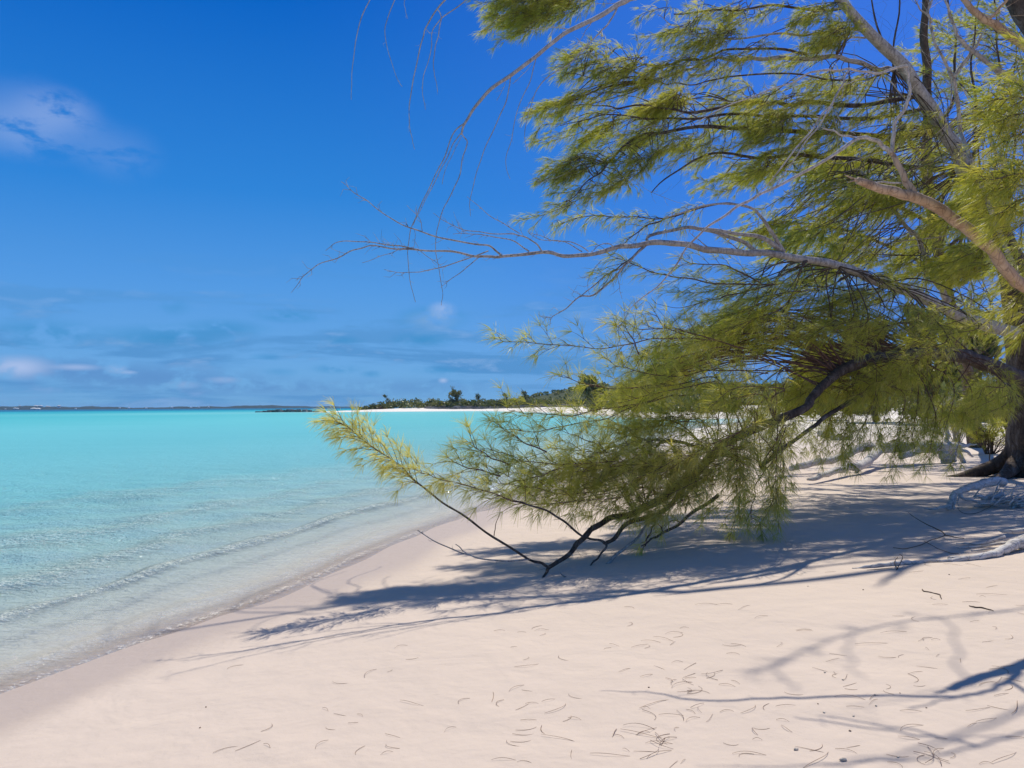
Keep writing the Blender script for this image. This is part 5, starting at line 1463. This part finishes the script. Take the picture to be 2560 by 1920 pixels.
# the long log at the right edge
p, r = on_sand(7, [(2420, 820, .055, .085), (2212, 885, .058, .08), (2100, 915, .052, .065), (1950, 955, .040, .04), (1850, 985, .032, .03), (1600, 1015, .026, .018), (1400, 1030, .020, .014), (1300, 1035, .012, .012), (1100, 1042, .013, .012),
                   (950, 1055, .016, .012), (880, 1062, .022, .014), (760, 1072, .024, .016), (640, 1082, .022, .014), (500, 1096, .018, .012), (350, 1108, .012, .006), (235, 1110, .004, .003)], .01)
log1 = empty('driftwood_log', p[8], 'long gnarled grey driftwood log lying on the sand at the right edge', 'driftwood')
q, rr_ = spline(p, r, 6, 0.003)
mb = MB()
mb.tube(q, knots(q, rr_, 0.14), 14)
for pts in ([(2380, 770, .03, .10), (2212, 775, .028, .09), (2050, 780, .022, .085), (1960, 775, .014, .09), (1880, 770, .004, .10)], [(1990, 800, .014, .05), (1850, 825, .016, .03), (1700, 840, .013, .02), (1550, 842, .010, .015), (1430, 838, .004, .01)],
            [(2212, 850, .018, .05), (1950, 862, .014, .03), (1700, 872, .012, .015), (1500, 880, .007, .01), (1430, 882, .003, .008)], [(2212, 905, .012, .05), (1900, 905, .010, .02), (1600, 912, .005, .01)],
            [(1340, 1020, .016, .02), (1500, 1010, .018, .022), (1700, 992, .018, .024), (1880, 955, .02, .03)]):
    pp, rr2 = on_sand(7, pts, .02)
    pp, rr2 = spline(pp, rr2, 5, 0.003)
    mb.tube(pp, knots(pp, rr2, 0.12), 8)
mb.build('log', DRIFT, log1)
mb = MB()
pp, rr2 = on_sand(7, [(760, 1120, .004, .0), (720, 1090, .004, .035), (760, 1050, .003, .06)], 0)
mb.tube(*spline(pp, rr2, 4), 6)
pp, rr2 = on_sand(7, [(740, 1130, .004, .0), (800, 1090, .004, .05), (815, 1070, .003, .08), (780, 1060, .003, .09)], 0)
mb.tube(*spline(pp, rr2, 4), 6)
pp, rr2 = on_sand(7, [(400, 1130, .003, .0), (560, 1122, .003, .004), (700, 1112, .002, .006)], 0)
mb.tube(*spline(pp, rr2, 4), 5)
tag(mb.build('broken_twig', TWIG), 'small dark forked twig sticking up in front of the long grey log', 'twig')
mb = MB()
for pts in ([(880, 585, .003, .13), (960, 630, .004, .11), (1050, 670, .005, .09), (1180, 715, .006, .07), (1250, 735, .007, .06), (1310, 775, .006, .045), (1400, 790, .005, .04), (1520, 802, .004, .035)],
            [(1310, 772, .005, .045), (1240, 790, .004, .03), (1150, 815, .004, .03), (1000, 868, .004, .02), (850, 892, .004, .01), (700, 882, .003, .006)], [(1060, 825, .003, .03), (1200, 890, .003, .015), (1330, 935, .003, .01), (1460, 955, .003, .01)]):
    pp, rr2 = on_sand(7, pts, .02)
    mb.tube(*spline(pp, rr2, 5, .002), 6)
tag(mb.build('fallen_branch', TWIG), 'thin black forked branch lying behind the long grey log', 'branch')
for nm, pts, lab in (('stick', [(1040, 1358, .004), (1060, 1378, .004), (1150, 1395, .004), (1240, 1420, .004), (1250, 1445, .003), (1262, 1468, .003)], 'short hooked brown stick on the shaded sand below the grey log'),
                     ('stick', [(1580, 1548, .003), (1640, 1565, .005), (1720, 1568, .005), (1800, 1588, .004), (1865, 1610, .002)], 'dark curved stick on the sand at the right, below the hooked stick'),
                     ('stick', [(1445, 455, .003, .05), (1500, 485, .004, .02), (1620, 490, .004, .01), (1760, 450, .004, .02), (1880, 408, .004, .05)], 'thin bent black stick in front of the root tangle')):
    pp, rr2 = on_sand(7, pts, .005)
    mb = MB()
    mb.tube(*spline(pp, rr2, 5, .001), 6)
    tag(mb.build(nm, TWIG), lab, 'stick')

# root tangle in front of the big trunk
rb = GZ(2395, 1276)
dR = float(np.dot(rb - CAM0, C_F))
root = empty('driftwood_root', rb, 'twisted pale driftwood root with a tangle of sticks in front of the dark trunk', 'driftwood')
mb = MB()
for pts, k in (([(1975, 115, .058, .5), (1900, 105, .062, .4), (1790, 118, .064, .25), (1680, 155, .060, .1), (1590, 180, .052, 0), (1520, 195, .044, -.05), (1460, 225, .040, -.1), (1400, 260, .034, -.12), (1370, 320, .034, -.15), (1355, 380, .036, -.18), (1350, 440, .040, -.2)], 12),
               ([(1350, 395, .034, -.2), (1270, 405, .022, -.2), (1180, 420, .014, -.22), (1050, 425, .006, -.22)], 8),
               ([(1500, 205, .036, -.05), (1470, 260, .030, -.1), (1500, 295, .022, -.15), (1580, 318, .018, -.15), (1660, 335, .014, -.15)], 8),
               ([(1430, 250, .022, -.1), (1420, 320, .018, -.15), (1405, 380, .016, -.2), (1400, 425, .014, -.22)], 7),
               ([(1455, 280, .008, -.15), (1458, 360, .006, -.2), (1460, 440, .005, -.25)], 5),
               ([(1960, 255, .036, .3), (1880, 285, .038, .2), (1780, 298, .036, .1), (1720, 285, .026, .05), (1680, 278, .018, 0), (1640, 302, .010, 0)], 9)):
    pp, rr2 = flat_at(7, [(q[0], q[1], q[2], q[3]) for q in pts], dR)
    pp, rr2 = spline(pp, rr2, 5, .004)
    mb.tube(pp, knots(pp, rr2, .12), k)
mb.build('root', DRIFT, root)
mb = MB()
for i in range(34):
    x0, y0 = rng.uniform(1620, 2150), rng.uniform(290, 400)
    ln, an = rng.uniform(120, 420), rng.uniform(-0.5, 0.25) if rng.random() < .75 else rng.uniform(-1.4, -.7)
    pts = [(x0, y0, .007, rng.uniform(-.2, .3)), (x0 + ln * .5 * math.cos(an), y0 + ln * .5 * math.sin(an) + rng.uniform(-15, 15), .006, rng.uniform(-.1, .3)), (x0 + ln * math.cos(an), y0 + ln * math.sin(an), .003, rng.uniform(-.1, .4))]
    pp, rr2 = flat_at(7, pts, dR)
    rr2 = rr2 * rng.uniform(.6, 2.0)
    zmin = gz(pp[0][0], pp[0][1]) + .01
    pp[:, 2] = np.maximum(pp[:, 2], zmin)
    mb.tube(*spline(pp, rr2, 4, .004), 5)
for pts in ([(1930, 165, .010, .2), (2060, 172, .012, .2), (2212, 160, .013, .25), (2400, 155, .013, .3)], [(1900, 205, .009, .2), (2080, 200, .011, .2), (2250, 190, .012, .2)], [(2200, 330, .03, .1), (2130, 370, .034, .05), (2080, 410, .03, 0), (2060, 460, .03, 0)],
            [(2400, 280, .05, .2), (2250, 290, .05, .2), (2150, 340, .035, .1)], [(1990, 190, .005, .2), (1960, 260, .005, .2), (1940, 330, .004, .2)]):
    pp, rr2 = flat_at(7, pts, dR)
    mb.tube(*spline(pp, rr2, 4, .004), 7)
mb.build('stick_tangle', DRIFT, root)

# forked fallen trunk behind
fb = GZ(2366, 1158)
dF = float(np.dot(fb - CAM0, C_F))
fork = empty('driftwood_tree', fb, 'fallen forked silver trunk with upturned roots lying across the sand', 'driftwood')
mb = MB()
for pts, k in (([(1650, 268, .10, .2), (1570, 268, .14, 0), (1480, 272, .145, 0), (1380, 268, .15, 0), (1300, 275, .14, -.1), (1150, 268, .13, -.2), (1030, 275, .13, -.4), (960, 282, .125, -.5), (870, 262, .10, -.3), (780, 285, .10, -.6), (690, 330, .085, -.9), (600, 365, .085, -1.2),
                 (450, 395, .08, -1.6), (300, 430, .07, -2.0), (200, 455, .06, -2.2)], 12),
               ([(960, 290, .11, -.5), (900, 350, .10, -1.2), (850, 400, .095, -1.8), (790, 440, .09, -2.4), (690, 442, .07, -2.8), (620, 460, .07, -3.1), (530, 495, .06, -3.5), (440, 525, .05, -3.9), (345, 548, .02, -4.2)], 10),
               ([(1310, 285, .09, -.1), (1240, 320, .075, -.4), (1180, 345, .07, -.6), (1135, 355, .05, -.7)], 9), ([(780, 440, .05, -2.4), (775, 470, .03, -2.5), (768, 490, .008, -2.6)], 7),
               ([(720, 290, .05, -.6), (690, 330, .06, -.8), (675, 350, .02, -.9)], 7),
               ([(1540, 235, .06, 0), (1548, 170, .05, .05), (1545, 90, .045, .1), (1538, 20, .035, .1), (1530, -60, .02, .1)], 8),
               ([(1500, 290, .13, 0), (1525, 340, .13, -.1), (1540, 385, .125, -.15), (1540, 415, .12, -.15)], 10), ([(1580, 300, .10, .1), (1600, 345, .08, 0), (1605, 395, .07, 0)], 8),
               ([(1620, 290, .09, .2), (1650, 340, .07, .2), (1690, 395, .05, .2), (1710, 412, .03, .2)], 8), ([(1620, 265, .07, .2), (1690, 262, .05, .4), (1750, 250, .03, .5), (1800, 240, .01, .6)], 7),
               ([(1640, 290, .05, .3), (1720, 310, .04, .4), (1770, 350, .02, .5)], 6), ([(1600, 250, .04, .2), (1660, 240, .03, .4), (1730, 252, .015, .5)], 6)):
    pp, rr2 = flat_at(8, pts, dF)
    gg = ground(pp[:, :2])
    pp[:, 2] = np.maximum(pp[:, 2], gg + rr2 * 0.3)
    pp, rr2 = spline(pp, rr2, 5, .008)
    mb.tube(pp, knots(pp, rr2, .10), k)
mb.build('trunk', DRIFT, fork)
# bleached log farther back
g0 = GZ(2090, 1100)
dL = float(np.dot(g0 - CAM0, C_F))
pp, rr2 = flat_at(8, [(430, 150, .12, .5), (500, 160, .15, .3), (570, 185, .15, 0), (640, 207, .14, -.3), (700, 212, .10, -.5), (740, 214, .04, -.6)], dL)
pp[:, 2] = np.maximum(pp[:, 2], ground(pp[:, :2]) + .08)
mb = MB()
mb.tube(*spline(pp, rr2, 5, .02), 9)
tag(mb.build('driftwood_log', DRIFT), 'short bleached log lying far back on the beach under the foliage', 'driftwood')


# shrubs at the back of the beach
def shrub(px, py, h, w, label, dry=False):
    b = GZ(px, py)
    o = empty('beach_shrub', b, label, 'shrub')
    mb, F = MB(), Foliage()
    for i in range(26):
        a, sp_ = rng.uniform(0, 6.28), rng.uniform(0.1, 1)
        tp_ = b + np.array((math.cos(a) * w * sp_, math.sin(a) * w * sp_, h * rng.uniform(.5, 1.05)))
        q, r_ = spline([b + np.array((math.cos(a), math.sin(a), 0)) * .12 * w, (b + tp_) / 2 + rng.normal(scale=.08, size=3) + (0, 0, .1 * h), tp_], (.016, .011, .004), 5, .01)
        mb.tube(q, r_, 5)
        bare_twigs(mb, q, r_, 9, .35 * h, r=.004)
        if not dry or i % 4 == 0:
            leafy(F, q, r_, wood=False, start=.3, step=.10, tl=(.15, .35), nl=.16, wid=.008, tint=.55, whorl=3, end=6)
    mb.build('stem', BARK_DEAD if dry else TWIG, o)
    F.build(o, NEEDLE, TWIG, 'foliage')


shrub(2392, 1112, 1.5, .7, 'grey twiggy half bare shrub behind the upturned roots of the fallen trunk', True)
shrub(2475, 1135, 0.9, .9, 'low green shrub between the fallen trunk and the big casuarina')
shrub(2340, 1085, 1.8, 1.0, 'bare grey shrub farther back under the canopy edge', True)
shrub(2530, 1110, 2.0, 1.2, 'taller green shrub behind the big casuarina trunk')
mb = MB()
q = GZ(2475, 1172)
mb.tube(*spline([q, q + (0, 0, .25), q + (.01, 0, .5), q + (0.02, 0, .68)], (.014, .012, .010, .006), 4, .004), 6)
tag(mb.build('upright_stick', TWIG), 'thin dark upright stick standing in the sand left of the big trunk', 'stick')

# ------------------------------------------------------------------ fallen needles, shells, pebbles
def curve_pts(ln, kind):
    n = 9
    s_ = np.linspace(0, 1, n)
    k = {0: 0.15, 1: 0.5, 2: 1.1, 3: 1.9, 4: -0.8, 5: 0.3, 6: -1.5}[kind % 7]
    ang = k * (s_ ** (1.8 if kind > 2 else 1.0)) + 0.25 * math.sin(kind * 2.1) * np.sin(s_ * 3.1)
    dx = np.cumsum(np.cos(ang)) / n * ln
    dy = np.cumsum(np.sin(ang)) / n * ln
    z_ = 0.002 + 0.004 * np.sin(s_ * 3.14) * (kind % 3)
    return np.stack([dx - dx.mean(), dy - dy.mean(), z_], -1)


protos = []
for k in range(14):
    mb = MB()
    mb.tube(curve_pts([.10, .15, .13, .12, .09, .17, .11][k % 7] * (1.0 if k < 7 else .72), k), np.array([.0007, .0009, .001, .001, .0009, .0009, .0008, .0007, .0005]), 4)
    protos.append(mb)
meshes = []
for k, mb in enumerate(protos):
    o = mb.build('fallen_needle', LITTER)
    meshes.append(o)
used = set()


def put(px, py, k, rz, sc=1.0):
    g = GZ(px, py)
    if k in used:
        o = meshes[k].copy()
        COL.objects.link(o)
    else:
        o = meshes[k]
        used.add(k)
    o.location = g
    o.rotation_euler = (0, 0, rz)
    o.scale = (sc, sc, 1)
    tag(o, 'thin brown fallen casuarina needle lying on the pale sand', 'needle', 'fallen casuarina needles scattered on the sand')


lg = np.random.default_rng(99)
for i in range(205):
    u_ = lg.random()
    if u_ < .60:
        px, py = lg.uniform(1560, 2560), lg.uniform(1500, 1915)
    elif u_ < .76:
        px, py = lg.uniform(1250, 1750), lg.uniform(1560, 1915)
    elif u_ < .96:
        px, py = lg.uniform(560, 1350), lg.uniform(1560, 1915)
    else:
        px, py = lg.uniform(2000, 2560), lg.uniform(1380, 1500)
    k = i if i < 14 else int(lg.integers(0, 14))
    put(px, py, k, lg.normal(scale=.6) + (math.pi if lg.random() < .5 else 0), lg.uniform(.7, 1.7))
for nm, cx, cy, n, sx, sy, lab in (('needle_tangle', 1742, 1700, 11, 62, 75, 'loose upright tangle of reddish twigs on the sand below the shadow edge'),
                                  ('needle_tangle', 1652, 1845, 9, 48, 42, 'small knot of reddish twigs near the bottom of the picture'),
                                  ('needle_tangle', 2320, 1898, 6, 30, 30, 'crossed reddish twigs at the bottom edge on the right')):
    mb = MB()
    c = GZ(cx, cy)
    for i in range(n):
        g = GZ(cx + lg.normal(scale=sx * .5) + (0 if nm else 0), cy + lg.normal(scale=sy * .5))
        q = curve_pts(lg.uniform(.08, .2), int(lg.integers(0, 7)))
        a = lg.uniform(0, 6.28)
        q = np.stack([q[:, 0] * math.cos(a) - q[:, 1] * math.sin(a), q[:, 0] * math.sin(a) + q[:, 1] * math.cos(a), q[:, 2] + lg.uniform(0, .004)], -1) + g
        mb.tube(q, np.linspace(.0013, .0007, len(q)), 4)
    tag(mb.build(nm, TWIG_RED), lab, 'twigs')


def pebble_mesh(name, mat, rx, ry, rz, seed):
    g = np.random.default_rng(seed)
    mb = MB()
    n, m = 10, 14
    th = np.linspace(0.05, math.pi - .05, n)
    ph = np.linspace(0, 2 * math.pi, m, endpoint=False)
    T_, Ph = np.meshgrid(th, ph, indexing='ij')
    f = 1 + .18 * np.sin(Ph * 2 + seed) * np.sin(T_ * 2) + .10 * np.sin(Ph * 5 + seed * 2) + .06 * g.normal(size=T_.shape)
    v = np.stack([rx * f * np.sin(T_) * np.cos(Ph), ry * f * np.sin(T_) * np.sin(Ph), rz * f * np.cos(T_)], -1).reshape(-1, 3)
    mb.add(v, grid_quads(n, m, True)[:, ::-1])
    return mb.build(name, mat)


for i, (x, y, sc, dark) in enumerate(((1990, 1875, 1.3, 0), (2190, 1765, .9, 0), (2125, 1828, .8, 1), (2062, 1682, .9, 0), (2107, 1700, .8, 0), (2187, 1738, .8, 0), (2045, 1760, .6, 1), (1622, 1719, .7, 1), (2158, 1475, 1.0, 1), (2373, 1437, .9, 1),
                                      (2316, 1770, .6, 1), (2060, 1782, .9, 0), (2245, 1894, .7, 0), (500, 1820, .7, 1), (515, 1768, .7, 1), (2134, 1791, .8, 0), (2250, 1733, .5, 1), (2020, 1466, .8, 0))):
    o = pebble_mesh('pebble', PEBBLE if dark else SHELL, .008 * sc, .006 * sc, .004 * sc, i + 1)
    o.location = GZ(x, y) + np.array((0, 0, .003 * sc))
    o.rotation_euler = (0, 0, i * 1.3)
    tag(o, 'tiny dark brown pebble lying on the sand' if dark else 'tiny pale shell bit half sunk in the sand', 'pebble' if dark else 'shell', 'dark pebbles on the sand' if dark else 'shell bits on the sand')
o = pebble_mesh('coral_piece', SHELL, .016, .008, .006, 31)
o.location = GZ(2108, 1902) + np.array((0, 0, .006))
tag(o, 'largest pale bit of coral on the sand at the bottom edge', 'coral')
